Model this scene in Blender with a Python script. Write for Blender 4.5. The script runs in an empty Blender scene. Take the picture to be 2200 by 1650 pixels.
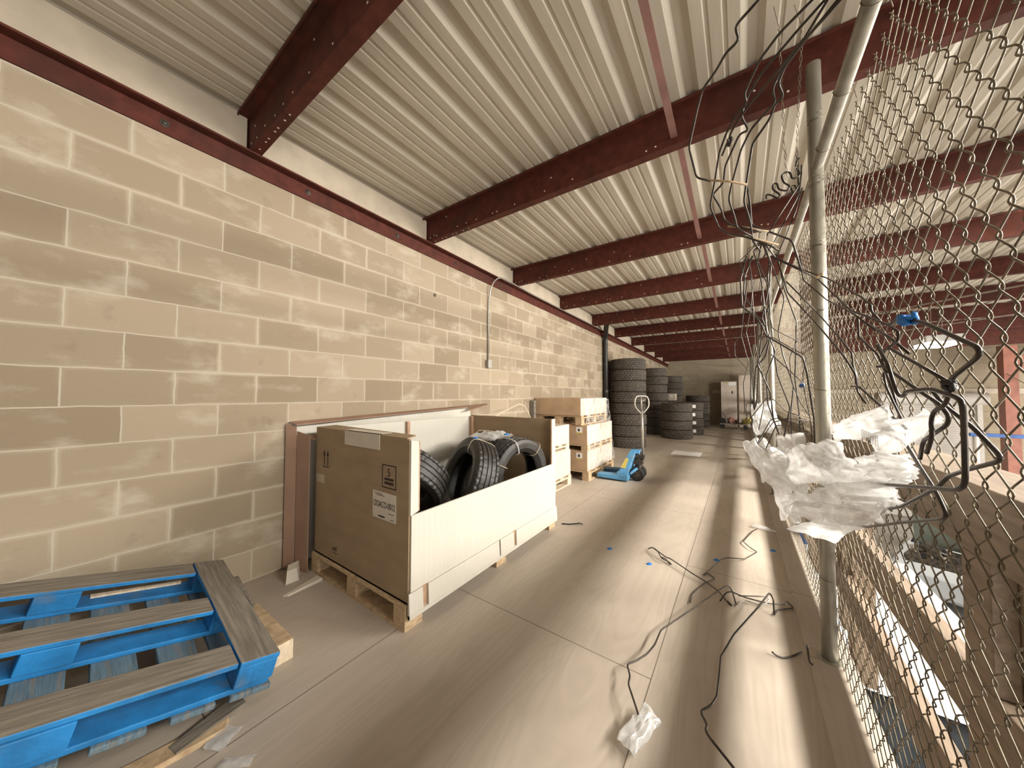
import bpy, bmesh, math, random
from mathutils import Vector, Matrix, noise
random.seed(7)
PI = math.pi
sc = bpy.context.scene
COL = sc.collection
# ------------------------------------------------------------------ camera
cam_d = bpy.data.cameras.new('camera'); cam = bpy.data.objects.new('camera', cam_d); COL.objects.link(cam)
cam_d.sensor_width = 36.0; cam_d.lens = 701.25 / 2200 * 36.0; cam_d.clip_start = 0.02; cam_d.clip_end = 200
yaw, pitch, roll = .6109, .0314, .0015
F = Vector((-math.sin(yaw) * math.cos(pitch), math.cos(yaw) * math.cos(pitch), math.sin(pitch)))
r0 = Vector((math.cos(yaw), math.sin(yaw), 0)); u0 = r0.cross(F)
R_ = r0 * math.cos(roll) + u0 * math.sin(roll); U_ = u0 * math.cos(roll) - r0 * math.sin(roll)
cam.matrix_world = Matrix(((R_.x, U_.x, -F.x, 0), (R_.y, U_.y, -F.y, 0), (R_.z, U_.z, -F.z, 1.30), (0, 0, 0, 1)))
sc.camera = cam
# ------------------------------------------------------------------ view, world, lights
sc.view_settings.view_transform = 'Standard'; sc.view_settings.look = 'None'
sc.view_settings.exposure = 0.0; sc.view_settings.gamma = 1.0; sc.view_settings.use_curve_mapping = False
w = bpy.data.worlds.new('world'); sc.world = w; w.use_nodes = True
bg = w.node_tree.nodes['Background']; bg.inputs[0].default_value = (1.0, .945, .875, 1); bg.inputs[1].default_value = 0.46
def area(name, loc, target, sx, sy, power, col, spread=180):
    d = bpy.data.lights.new(name, 'AREA'); d.shape = 'RECTANGLE'; d.size = sx; d.size_y = sy; d.energy = power; d.color = col
    d.spread = math.radians(spread)
    o = bpy.data.objects.new(name, d); COL.objects.link(o); o.location = loc
    o.rotation_euler = (Vector(target) - Vector(loc)).to_track_quat('-Z', 'Y').to_euler(); return o
# added area lights: daylight assumed through unseen bay doors of the hall (far right, down on the hall floor level)
area('bay_door_daylight', (11.0, 10.5, -0.2), (0.0, 9.5, 0.8), 9.0, 3.6, 1500, (1.0, .95, .88))
area('bay_door_daylight_front', (9.0, -1.5, -0.3), (0.5, 3.5, 1.0), 5.0, 3.4, 500, (1.0, .95, .88))
# ------------------------------------------------------------------ materials
def nd(nt, t, **kw):
    n = nt.nodes.new(t)
    for k, v in kw.items(): setattr(n, k, v)
    return n
def mat(name, col, rough=.6, metal=0.0, var=.12, scale=8.0, stretch=(1, 1, 1), bump=.0, bscale=40., col2=None, dirt=0.0, dcol=(.05, .04, .03), dscale=2.0, thr=.55, spec=.5):
    m = bpy.data.materials.new(name); m.use_nodes = True; nt = m.node_tree; b = nt.nodes['Principled BSDF']
    b.inputs['Roughness'].default_value = rough; b.inputs['Metallic'].default_value = metal
    b.inputs['Specular IOR Level'].default_value = spec
    tc = nd(nt, 'ShaderNodeTexCoord'); mp = nd(nt, 'ShaderNodeMapping'); mp.inputs['Scale'].default_value = stretch
    nt.links.new(tc.outputs['Object'], mp.inputs[0])
    n = nd(nt, 'ShaderNodeTexNoise'); n.inputs['Scale'].default_value = scale; n.inputs['Detail'].default_value = 6
    nt.links.new(mp.outputs[0], n.inputs['Vector'])
    rp = nd(nt, 'ShaderNodeMapRange'); rp.inputs[1].default_value = .3; rp.inputs[2].default_value = .7
    nt.links.new(n.outputs[0], rp.inputs[0])
    mx = nd(nt, 'ShaderNodeMix', data_type='RGBA')
    c2 = col2 or tuple(max(0, c * (1 - 2 * var)) for c in col)
    c1 = tuple(min(1, c * (1 + (0 if col2 else var))) for c in col)
    mx.inputs[6].default_value = (*c1, 1); mx.inputs[7].default_value = (*c2, 1)
    nt.links.new(rp.outputs[0], mx.inputs[0]); out = mx.outputs[2]
    if dirt:
        n2 = nd(nt, 'ShaderNodeTexNoise'); n2.inputs['Scale'].default_value = dscale; n2.inputs['Detail'].default_value = 8
        nt.links.new(mp.outputs[0], n2.inputs['Vector'])
        r2 = nd(nt, 'ShaderNodeMapRange'); r2.inputs[1].default_value = thr; r2.inputs[2].default_value = thr + .12; r2.inputs[4].default_value = dirt
        nt.links.new(n2.outputs[0], r2.inputs[0])
        m2 = nd(nt, 'ShaderNodeMix', data_type='RGBA'); nt.links.new(r2.outputs[0], m2.inputs[0]); nt.links.new(out, m2.inputs[6]); m2.inputs[7].default_value = (*dcol, 1)
        out = m2.outputs[2]
    nt.links.new(out, b.inputs['Base Color'])
    if bump:
        n3 = nd(nt, 'ShaderNodeTexNoise'); n3.inputs['Scale'].default_value = bscale; n3.inputs['Detail'].default_value = 5
        nt.links.new(mp.outputs[0], n3.inputs['Vector'])
        bp = nd(nt, 'ShaderNodeBump'); bp.inputs['Strength'].default_value = bump; bp.inputs['Distance'].default_value = .01
        nt.links.new(n3.outputs[0], bp.inputs['Height']); nt.links.new(bp.outputs[0], b.inputs['Normal'])
    return m
def wall_mat(name, axis, u0, v0, c1=(.372, .302, .218), c2=(.252, .198, .135), mo=(.47, .415, .335), smear=.75):
    m = bpy.data.materials.new(name); m.use_nodes = True; nt = m.node_tree; L = nt.links.new; b = nt.nodes['Principled BSDF']
    b.inputs['Roughness'].default_value = .92; b.inputs['Specular IOR Level'].default_value = .15
    tc = nd(nt, 'ShaderNodeTexCoord'); sp = nd(nt, 'ShaderNodeSeparateXYZ'); L(tc.outputs['Object'], sp.inputs[0])
    au = nd(nt, 'ShaderNodeMath', operation='ADD'); au.inputs[1].default_value = u0; L(sp.outputs[axis], au.inputs[0])
    av = nd(nt, 'ShaderNodeMath', operation='ADD'); av.inputs[1].default_value = v0; L(sp.outputs['Z'], av.inputs[0])
    cb = nd(nt, 'ShaderNodeCombineXYZ'); L(au.outputs[0], cb.inputs[0]); L(av.outputs[0], cb.inputs[1])
    # slightly irregular joints
    nw = nd(nt, 'ShaderNodeTexNoise'); nw.inputs['Scale'].default_value = 9; nw.inputs['Detail'].default_value = 3; L(cb.outputs[0], nw.inputs['Vector'])
    sb = nd(nt, 'ShaderNodeVectorMath', operation='SUBTRACT'); L(nw.outputs['Color'], sb.inputs[0]); sb.inputs[1].default_value = (.5, .5, .5)
    sc_ = nd(nt, 'ShaderNodeVectorMath', operation='SCALE'); L(sb.outputs[0], sc_.inputs[0]); sc_.inputs['Scale'].default_value = .012
    ad = nd(nt, 'ShaderNodeVectorMath', operation='ADD'); L(cb.outputs[0], ad.inputs[0]); L(sc_.outputs[0], ad.inputs[1])
    br = nd(nt, 'ShaderNodeTexBrick'); br.offset = .5; br.offset_frequency = 2; br.squash = 1
    br.inputs['Scale'].default_value = 1; br.inputs['Brick Width'].default_value = .4064; br.inputs['Row Height'].default_value = .2032
    br.inputs['Mortar Size'].default_value = .0042; br.inputs['Mortar Smooth'].default_value = .35; br.inputs['Bias'].default_value = -.1
    br.inputs['Color1'].default_value = (*c1, 1); br.inputs['Color2'].default_value = (*c2, 1); br.inputs['Mortar'].default_value = (*mo, 1)
    L(ad.outputs[0], br.inputs['Vector'])
    # wide pale smear around the joints
    b2 = nd(nt, 'ShaderNodeTexBrick'); b2.offset = .5; b2.offset_frequency = 2
    b2.inputs['Scale'].default_value = 1; b2.inputs['Brick Width'].default_value = .4064; b2.inputs['Row Height'].default_value = .2032
    b2.inputs['Mortar Size'].default_value = .022; b2.inputs['Mortar Smooth'].default_value = 1.; L(ad.outputs[0], b2.inputs['Vector'])
    n1 = nd(nt, 'ShaderNodeTexNoise'); n1.inputs['Scale'].default_value = 1.6; n1.inputs['Detail'].default_value = 5; L(cb.outputs[0], n1.inputs['Vector'])
    r1 = nd(nt, 'ShaderNodeMapRange'); r1.inputs[1].default_value = .42; r1.inputs[2].default_value = .62; r1.inputs[4].default_value = smear; L(n1.outputs[0], r1.inputs[0])
    ml = nd(nt, 'ShaderNodeMath', operation='MULTIPLY'); L(b2.outputs['Fac'], ml.inputs[0]); L(r1.outputs[0], ml.inputs[1])
    m1 = nd(nt, 'ShaderNodeMix', data_type='RGBA'); L(ml.outputs[0], m1.inputs[0]); L(br.outputs['Color'], m1.inputs[6]); m1.inputs[7].default_value = (.47, .405, .31, 1)
    # efflorescence patches
    n2 = nd(nt, 'ShaderNodeTexNoise'); n2.inputs['Scale'].default_value = 2.7; n2.inputs['Detail'].default_value = 7; n2.inputs['Roughness'].default_value = .6
    mp2 = nd(nt, 'ShaderNodeMapping'); mp2.inputs['Location'].default_value = (3.1, 5.7, 0); mp2.inputs['Scale'].default_value = (1, 1.7, 1); L(cb.outputs[0], mp2.inputs[0]); L(mp2.outputs[0], n2.inputs['Vector'])
    r2 = nd(nt, 'ShaderNodeMapRange'); r2.inputs[1].default_value = .53; r2.inputs[2].default_value = .68; r2.inputs[4].default_value = .6; L(n2.outputs[0], r2.inputs[0])
    m2 = nd(nt, 'ShaderNodeMix', data_type='RGBA'); L(r2.outputs[0], m2.inputs[0]); L(m1.outputs[2], m2.inputs[6]); m2.inputs[7].default_value = (.49, .43, .34, 1)
    # dark scuffs
    n3 = nd(nt, 'ShaderNodeTexNoise'); n3.inputs['Scale'].default_value = 5; n3.inputs['Detail'].default_value = 9; n3.inputs['Roughness'].default_value = .65
    mp3 = nd(nt, 'ShaderNodeMapping'); mp3.inputs['Location'].default_value = (11.1, 1.7, 0); L(cb.outputs[0], mp3.inputs[0]); L(mp3.outputs[0], n3.inputs['Vector'])
    r3 = nd(nt, 'ShaderNodeMapRange'); r3.inputs[1].default_value = .60; r3.inputs[2].default_value = .74; r3.inputs[4].default_value = .55; L(n3.outputs[0], r3.inputs[0])
    m3 = nd(nt, 'ShaderNodeMix', data_type='RGBA'); L(r3.outputs[0], m3.inputs[0]); L(m2.outputs[2], m3.inputs[6]); m3.inputs[7].default_value = (.2, .16, .12, 1)
    L(m3.outputs[2], b.inputs['Base Color'])
    n4 = nd(nt, 'ShaderNodeTexNoise'); n4.inputs['Scale'].default_value = 90; n4.inputs['Detail'].default_value = 4; L(cb.outputs[0], n4.inputs['Vector'])
    mm = nd(nt, 'ShaderNodeMath', operation='MULTIPLY_ADD'); L(br.outputs['Fac'], mm.inputs[0]); mm.inputs[1].default_value = .6; L(n4.outputs[0], mm.inputs[2])
    bp = nd(nt, 'ShaderNodeBump'); bp.inputs['Strength'].default_value = .35; bp.inputs['Distance'].default_value = .004
    L(mm.outputs[0], bp.inputs['Height']); L(bp.outputs[0], b.inputs['Normal'])
    return m
def floor_mat():
    m = bpy.data.materials.new('painted_plywood'); m.use_nodes = True; nt = m.node_tree; L = nt.links.new; b = nt.nodes['Principled BSDF']
    b.inputs['Roughness'].default_value = .55; b.inputs['Specular IOR Level'].default_value = .35
    tc = nd(nt, 'ShaderNodeTexCoord'); sp = nd(nt, 'ShaderNodeSeparateXYZ'); L(tc.outputs['Object'], sp.inputs[0])
    au = nd(nt, 'ShaderNodeMath', operation='ADD'); au.inputs[1].default_value = -1.62 + 2.44 * 4; L(sp.outputs['Y'], au.inputs[0])
    av = nd(nt, 'ShaderNodeMath', operation='ADD'); av.inputs[1].default_value = 2.797 + 1.22 * 4; L(sp.outputs['X'], av.inputs[0])
    cb = nd(nt, 'ShaderNodeCombineXYZ'); L(au.outputs[0], cb.inputs[0]); L(av.outputs[0], cb.inputs[1])
    br = nd(nt, 'ShaderNodeTexBrick'); br.offset = .5; br.offset_frequency = 2
    br.inputs['Scale'].default_value = 1; br.inputs['Brick Width'].default_value = 2.44; br.inputs['Row Height'].default_value = 1.22
    br.inputs['Mortar Size'].default_value = .0022; br.inputs['Mortar Smooth'].default_value = .0
    br.inputs['Color1'].default_value = (.50, .43, .355, 1); br.inputs['Color2'].default_value = (.47, .405, .33, 1); br.inputs['Mortar'].default_value = (.10, .075, .05, 1); L(cb.outputs[0], br.inputs['Vector'])
    # plywood grain, long cathedral figures along the sheets
    mp = nd(nt, 'ShaderNodeMapping'); mp.inputs['Scale'].default_value = (.35, 2.6, 1); L(cb.outputs[0], mp.inputs[0])
    wv = nd(nt, 'ShaderNodeTexNoise'); wv.inputs['Scale'].default_value = 1.5; wv.inputs['Detail'].default_value = 2; wv.inputs['Distortion'].default_value = .8; L(mp.outputs[0], wv.inputs['Vector'])
    mu = nd(nt, 'ShaderNodeMath', operation='MULTIPLY'); mu.inputs[1].default_value = 95; L(wv.outputs[0], mu.inputs[0])
    sn = nd(nt, 'ShaderNodeMath', operation='SINE'); L(mu.outputs[0], sn.inputs[0])
    fine = nd(nt, 'ShaderNodeTexNoise'); fine.inputs['Scale'].default_value = 30; fine.inputs['Detail'].default_value = 4
    mpf = nd(nt, 'ShaderNodeMapping'); mpf.inputs['Scale'].default_value = (.12, 2, 1); L(cb.outputs[0], mpf.inputs[0]); L(mpf.outputs[0], fine.inputs['Vector'])
    sm = nd(nt, 'ShaderNodeMath', operation='MULTIPLY_ADD'); sm.inputs[1].default_value = .35; L(sn.outputs[0], sm.inputs[0]); L(fine.outputs[0], sm.inputs[2])
    rg = nd(nt, 'ShaderNodeMapRange'); rg.inputs[1].default_value = .05; rg.inputs[2].default_value = .95; rg.inputs[3].default_value = .0; rg.inputs[4].default_value = .3; L(sm.outputs[0], rg.inputs[0])
    m1 = nd(nt, 'ShaderNodeMix', data_type='RGBA'); L(rg.outputs[0], m1.inputs[0]); L(br.outputs['Color'], m1.inputs[6]); m1.inputs[7].default_value = (.35, .295, .235, 1)
    n2 = nd(nt, 'ShaderNodeTexNoise'); n2.inputs['Scale'].default_value = 1.3; n2.inputs['Detail'].default_value = 9; n2.inputs['Roughness'].default_value = .62; L(cb.outputs[0], n2.inputs['Vector'])
    r2 = nd(nt, 'ShaderNodeMapRange'); r2.inputs[1].default_value = .5; r2.inputs[2].default_value = .72; r2.inputs[4].default_value = .45; L(n2.outputs[0], r2.inputs[0])
    m2 = nd(nt, 'ShaderNodeMix', data_type='RGBA'); L(r2.outputs[0], m2.inputs[0]); L(m1.outputs[2], m2.inputs[6]); m2.inputs[7].default_value = (.31, .26, .205, 1)
    L(m2.outputs[2], b.inputs['Base Color'])
    bp = nd(nt, 'ShaderNodeBump'); bp.inputs['Strength'].default_value = .12; bp.inputs['Distance'].default_value = .003; L(sm.outputs[0], bp.inputs['Height']); L(bp.outputs[0], b.inputs['Normal'])
    return m
def plastic_mat(name, alpha=.55):
    m = bpy.data.materials.new(name); m.use_nodes = True; nt = m.node_tree; L = nt.links.new
    for n in list(nt.nodes):
        if n.type == 'BSDF_PRINCIPLED': nt.nodes.remove(n)
    out = [n for n in nt.nodes if n.type == 'OUTPUT_MATERIAL'][0]
    tr = nd(nt, 'ShaderNodeBsdfTransparent'); df = nd(nt, 'ShaderNodeBsdfDiffuse'); df.inputs[0].default_value = (.97, .97, .96, 1)
    tl = nd(nt, 'ShaderNodeBsdfTranslucent'); tl.inputs[0].default_value = (.97, .97, .96, 1)
    gl = nd(nt, 'ShaderNodeBsdfGlossy'); gl.inputs['Roughness'].default_value = .18
    a = nd(nt, 'ShaderNodeMixShader'); a.inputs[0].default_value = .5; L(df.outputs[0], a.inputs[1]); L(tl.outputs[0], a.inputs[2])
    c = nd(nt, 'ShaderNodeMixShader'); c.inputs[0].default_value = .18; L(a.outputs[0], c.inputs[1]); L(gl.outputs[0], c.inputs[2])
    ns = nd(nt, 'ShaderNodeTexNoise'); ns.inputs['Scale'].default_value = 14; ns.inputs['Detail'].default_value = 3
    tc = nd(nt, 'ShaderNodeTexCoord'); L(tc.outputs['Object'], ns.inputs['Vector'])
    r = nd(nt, 'ShaderNodeMapRange'); r.inputs[1].default_value = .35; r.inputs[2].default_value = .65; r.inputs[3].default_value = alpha - .2; r.inputs[4].default_value = min(1, alpha + .2); L(ns.outputs[0], r.inputs[0])
    d = nd(nt, 'ShaderNodeMixShader'); L(r.outputs[0], d.inputs[0]); L(tr.outputs[0], d.inputs[1]); L(c.outputs[0], d.inputs[2])
    L(d.outputs[0], out.inputs[0]); return m
def emit_mat(name, col, s):
    m = bpy.data.materials.new(name); m.use_nodes = True; b = m.node_tree.nodes['Principled BSDF']
    b.inputs['Emission Color'].default_value = (*col, 1); b.inputs['Emission Strength'].default_value = s; b.inputs['Base Color'].default_value = (*col, 1); return m
M = dict(
    wallL=wall_mat('concrete_block_left', 'Y', -.0396 + .2032 + .4064 * 20, -.0129 + .2032 * 20),
    wallB=wall_mat('concrete_block_back', 'X', .4064 * 20, -.0129 + .2032 * 20, (.40, .335, .245), (.36, .30, .215), (.43, .37, .28), .3),
    floor=floor_mat(),
    deck=mat('roof_sheet', (.50, .45, .365), .5, 0, .05, 3, (8, .6, 1), dirt=.25, dcol=(.36, .30, .22), dscale=1.6, thr=.52),
    red=mat('red_oxide_steel', (.092, .023, .014), .65, 0, .18, 14, bump=.15, bscale=30, dirt=.5, dcol=(.045, .017, .011), dscale=3, thr=.5, spec=.25),
    redcol=mat('red_oxide_column', (.32, .12, .08), .55, 0, .12, 6),
    pink=mat('painted_strap', (.27, .14, .12), .5, 0, .1),
    dot=mat('bare_hole', (.8, .72, .62), .5),
    galv=mat('galvanised_pipe', (.40, .375, .31), .38, .5, .12, 18, (1, 1, .3), bump=.05, bscale=60),
    wire=mat('fence_wire', (.22, .185, .13), .45, .5, .25, 30, dirt=.5, dcol=(.12, .085, .05), dscale=12, thr=.5),
    tube=mat('dark_steel_tube', (.060, .050, .042), .33, .55, .2, 20, dirt=.3, dcol=(.12, .09, .07), dscale=10, thr=.6),
    tubepale=mat('pale_steel_tube', (.42, .38, .33), .3, .6, .1, 20),
    wood=mat('guard_rail_wood', (.27, .20, .14), .75, 0, .14, 5, (12, 1, 12), bump=.2, bscale=30, dirt=.3, dcol=(.15, .10, .065), dscale=4, thr=.55),
    pine=mat('pallet_pine', (.56, .41, .25), .75, 0, .15, 6, (4, 4, 10), bump=.2, bscale=25, dirt=.35, dcol=(.30, .17, .09), dscale=5, thr=.52),
    pinelight=mat('pale_pine', (.70, .58, .42), .75, 0, .12, 6, (3, 12, 3)),
    grey=mat('weathered_board', (.235, .205, .165), .85, 0, .22, 5, (14, 1.0, 10), bump=.5, bscale=20, dirt=.5, dcol=(.13, .10, .075), dscale=3, thr=.50),
    greyx=mat('weathered_end_board', (.235, .205, .165), .85, 0, .22, 5, (1.0, 14, 10), bump=.5, bscale=20, dirt=.5, dcol=(.13, .10, .075), dscale=3, thr=.50),
    blue=mat('pallet_blue', (.012, .185, .47), .6, 0, .18, 10, bump=.3, bscale=30, dirt=.5, dcol=(.14, .17, .19), dscale=7, thr=.6),
    bluefade=mat('faded_blue_board', (.12, .19, .24), .8, 0, .2, 6, (1, 12, 4), bump=.4, bscale=25, dirt=.7, dcol=(.22, .19, .15), dscale=5, thr=.5),
    card=mat('brown_cardboard', (.33, .235, .14), .85, 0, .07, 4, (1, 1, 3), bump=.05, bscale=50),
    cardred=mat('old_brown_cardboard', (.30, .185, .125), .85, 0, .1, 4),
    cardedge=mat('cardboard_edge', (.42, .27, .17), .9, 0, .1, 30),
    cream=mat('cream_cardboard', (.56, .53, .46), .6, 0, .025, 3, (30, 30, .3)),
    carton=mat('carton_tan', (.50, .35, .22), .8, 0, .08, 5),
    cartonpale=mat('carton_film_wrapped', (.66, .57, .48), .35, 0, .04, 5),
    film=plastic_mat('stretch_film', .12),
    rubber=mat('tyre_rubber', (.085, .07, .055), .75, 0, .2, 12, bump=.3, bscale=60, dirt=.5, dcol=(.10, .08, .06), dscale=4, thr=.5),
    rubbernew=mat('car_tyre_rubber', (.030, .026, .022), .5, 0, .2, 12, bump=.1, bscale=60),
    white=mat('white_paper', (.85, .83, .8), .6, 0, .02),
    paper=mat('old_label_paper', (.62, .56, .46), .7, 0, .04),
    tape=mat('clear_tape', (.50, .42, .32), .25, 0, .08),
    ink=mat('black_ink', (.03, .018, .015), .7),
    black=mat('black_pipe', (.022, .02, .018), .45, 0, .2),
    jack=mat('pallet_jack_blue', (.10, .30, .52), .45, 0, .12, 10, dirt=.5, dcol=(.33, .3, .26), dscale=9, thr=.58),
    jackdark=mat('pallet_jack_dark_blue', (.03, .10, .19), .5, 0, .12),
    yellow=mat('yellow_sticker', (.62, .50, .12), .6),
    greasy=mat('greasy_metal', (.09, .075, .06), .4, .5, .3, 20),
    metal=mat('steel_handle', (.40, .37, .32), .4, .6, .15),
    poly=plastic_mat('plastic_bag', .72),
    polylight=plastic_mat('thin_plastic_bag', .5),
    bluetape=mat('blue_tape', (.02, .2, .6), .5),
    shop=mat('hall_concrete', (.42, .40, .37), .6, 0, .15, 2),
    carwhite=mat('white_car_paint', (.60, .64, .68), .35, 0, .02, 1),
    glass=mat('car_window_glass', (.03, .035, .04), .08),
    green=mat('grey_green_paint', (.30, .34, .29), .35, 0, .08),
    engine=mat('engine_parts', (.13, .11, .09), .4, .5, .4, 25),
    door=mat('roll_up_door_white', (.74, .71, .66), .5, 0, .04),
    plaster=mat('hall_wall_paint', (.56, .49, .40), .85, 0, .05),
    bluebar=mat('blue_bar_paint', (.05, .14, .42), .5),
    cond=mat('grey_conduit', (.36, .35, .32), .4, .5, .1),
    lampwhite=mat('white_fixture', (.8, .8, .78), .4),
    tubelight=emit_mat('fluorescent_tube', (1, .95, .86), 14),
)
# ------------------------------------------------------------------ mesh helpers
class MB:
    def __init__(s): s.v = []; s.f = []; s.mi = []; s.c = 0
    def add(s, vs, fs):
        o = len(s.v); s.v += [tuple(v) for v in vs]; s.f += [tuple(i + o for i in f) for f in fs]; s.mi += [s.c] * len(fs); return s
    def box(s, x0, x1, y0, y1, z0, z1, m=None):
        vs = [Vector((x, y, z)) for z in (z0, z1) for y in (y0, y1) for x in (x0, x1)]
        if m: vs = [m @ v for v in vs]
        return s.add(vs, [(0, 2, 3, 1), (4, 5, 7, 6), (0, 1, 5, 4), (2, 6, 7, 3), (1, 3, 7, 5), (0, 4, 6, 2)])
    def hexa(s, b, t):
        return s.add(list(b) + list(t), [(3, 2, 1, 0), (4, 5, 6, 7), (0, 1, 5, 4), (1, 2, 6, 5), (2, 3, 7, 6), (3, 0, 4, 7)])
    def prism(s, prof, a, b, axis='y'):
        n = len(prof); vs = []
        for t in (a, b):
            for p, q in prof:
                vs.append({'y': (p, t, q), 'x': (t, p, q), 'z': (p, q, t)}[axis])
        fs = [(i, (i + 1) % n, (i + 1) % n + n, i + n) for i in range(n)] + [tuple(range(n))[::-1], tuple(range(n, 2 * n))]
        return s.add(vs, fs)
    def tube(s, pts, r, n=8, closed=False, cap=True):
        pts = [Vector(p) for p in pts]; N = len(pts); rings = []; prev = None
        for i, p in enumerate(pts):
            if closed: t = (pts[(i + 1) % N] - pts[i - 1])
            else: t = (pts[min(i + 1, N - 1)] - pts[max(i - 1, 0)])
            if t.length < 1e-9: t = Vector((0, 0, 1))
            t.normalize()
            if prev is None:
                a = Vector((0, 0, 1)) if abs(t.z) < .9 else Vector((1, 0, 0)); nn = t.cross(a).normalized()
            else:
                nn = prev - t * prev.dot(t)
                nn = nn.normalized() if nn.length > 1e-6 else t.orthogonal().normalized()
            prev = nn; bb = t.cross(nn); rr = r[i] if isinstance(r, (list, tuple)) else r
            rings.append([p + (nn * math.cos(2 * PI * k / n) + bb * math.sin(2 * PI * k / n)) * rr for k in range(n)])
        vs = [v for g in rings for v in g]; fs = []
        for i in range(N if closed else N - 1):
            a, b = i * n, ((i + 1) % N) * n
            for k in range(n): fs.append((a + k, a + (k + 1) % n, b + (k + 1) % n, b + k))
        if cap and not closed: fs += [tuple(range(n))[::-1], tuple(range((N - 1) * n, N * n))]
        return s.add(vs, fs)
    def lathe(s, prof, n=32, m=None, closed=True, mod=None):
        vs = []; k = len(prof)
        for i in range(n):
            a = 2 * PI * i / n
            for j, (r, z) in enumerate(prof):
                rr = r + (mod(i, j) if mod else 0)
                v = Vector((rr * math.cos(a), rr * math.sin(a), z)); vs.append(m @ v if m else v)
        fs = []
        for i in range(n):
            for j in range(k if closed else k - 1):
                fs.append((i * k + j, ((i + 1) % n) * k + j, ((i + 1) % n) * k + (j + 1) % k, i * k + (j + 1) % k))
        return s.add(vs, fs)
    def build(s, name, m, parent=None, smooth=False, bevel=0, mats=None):
        me = bpy.data.meshes.new(name); me.from_pydata(s.v, [], s.f); me.update()
        bm = bmesh.new(); bm.from_mesh(me); bmesh.ops.recalc_face_normals(bm, faces=bm.faces); bm.to_mesh(me); bm.free()
        for mm in (mats or [m]): me.materials.append(mm)
        if mats:
            for p, i in zip(me.polygons, s.mi): p.material_index = i
        if smooth:
            for p in me.polygons: p.use_smooth = True
        o = bpy.data.objects.new(name, me); COL.objects.link(o)
        if parent: o.parent = parent; o.matrix_parent_inverse = Matrix.Identity(4)
        if bevel:
            b = o.modifiers.new('bevel', 'BEVEL'); b.width = bevel; b.segments = 2; b.limit_method = 'ANGLE'
        return o
def tag(o, label, cat, group=None, kind=None):
    o['label'] = label; o['category'] = cat
    if group: o['group'] = group
    if kind: o['kind'] = kind
    return o
def thing(name, label, cat, loc=(0, 0, 0), rz=0, group=None, rot=None):
    o = bpy.data.objects.new(name, None); COL.objects.link(o); o.location = loc; o.rotation_euler = rot or (0, 0, rz); o.empty_display_size = .1
    return tag(o, label, cat, group)
def struct(o, label, cat): o['kind'] = 'structure'; o['label'] = label; o['category'] = cat; return o
def copy_tree(o, parent=None):
    c = o.copy(); COL.objects.link(c)
    if parent: c.parent = parent
    for ch in list(o.children): copy_tree(ch, c)
    return c
def local(root, pts):   # world points into a root placed by location only
    return [Vector(p) - Vector(root.location) for p in pts]
def smooth_path(pts, rad=.02, k=4):
    pts = [Vector(p) for p in pts]; out = [pts[0]]
    for i in range(1, len(pts) - 1):
        a, b, c = pts[i - 1], pts[i], pts[i + 1]
        ra = min(rad, (a - b).length * .45); rc = min(rad, (c - b).length * .45)
        p = b + (a - b).normalized() * ra; q = b + (c - b).normalized() * rc
        for j in range(k + 1):
            t = j / k; out.append(p * (1 - t) ** 2 + b * 2 * t * (1 - t) + q * t * t)
    out.append(pts[-1]); return out
def text_obj(name, s, size, loc, rot, m, parent, squeeze=1.0, depth=.0004):
    cu = bpy.data.curves.new(name, 'FONT'); cu.body = s; cu.size = size; cu.extrude = depth; cu.align_x = 'CENTER'; cu.align_y = 'CENTER'
    t = bpy.data.objects.new(name, cu); COL.objects.link(t); bpy.context.view_layer.update()
    me = bpy.data.meshes.new_from_object(t.evaluated_get(bpy.context.evaluated_depsgraph_get()))
    bpy.data.objects.remove(t); o = bpy.data.objects.new(name, me); COL.objects.link(o); me.materials.clear(); me.materials.append(m)
    o.location = loc; o.rotation_euler = rot; o.scale = (squeeze, 1, 1); o.parent = parent; return o
# ------------------------------------------------------------------ building shell
WX = -2.805; YB = 16.8; Y0 = -3.0
def zl(y): return 2.985 - .0168 * y          # underside of the roof purlins falls gently to the back
JY = [.76, 2.33, 3.965, 5.51, 7.13, 8.765, 10.39, 12.05, 13.75, 15.4]
JZH = .235
b = MB(); b.box(WX - .2, WX, Y0, YB, -.3, 3.6)
struct(b.build('wall_left', M['wallL']), 'long painted concrete block wall along the left of the loft', 'wall')
b = MB(); b.box(WX - .2, 12.0, YB, YB + .2, -3.0, 3.5)
struct(b.build('wall_back', M['wallB']), 'concrete block wall closing the far end', 'wall')
b = MB(); b.box(WX, .43, Y0, YB, -.03, 0)
struct(b.build('floor', M['floor']), 'taupe painted plywood loft floor', 'floor')
b = MB(); b.box(.385, .43, Y0, YB, -.32, -.03)
struct(b.build('trim_1', M['wood']), 'timber edge beam under the loft floor', 'trim')
b = MB()
for y0, y1 in ((-3, 2.2), (2.205, 4.64), (4.645, 7.1), (7.105, 9.5), (9.505, 12), (12.005, 14.4), (14.405, 16.8)): b.box(.252, .385, y0, y1, 0, .009)
struct(b.build('trim_2', M['floor']), 'raised plywood strip along the foot of the fence', 'trim')
b = MB(); b.box(-3, 14, -6, YB, -2.95, -2.8)
struct(b.build('floor_hall', M['shop']), 'grey concrete floor of the hall below', 'floor')
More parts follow.
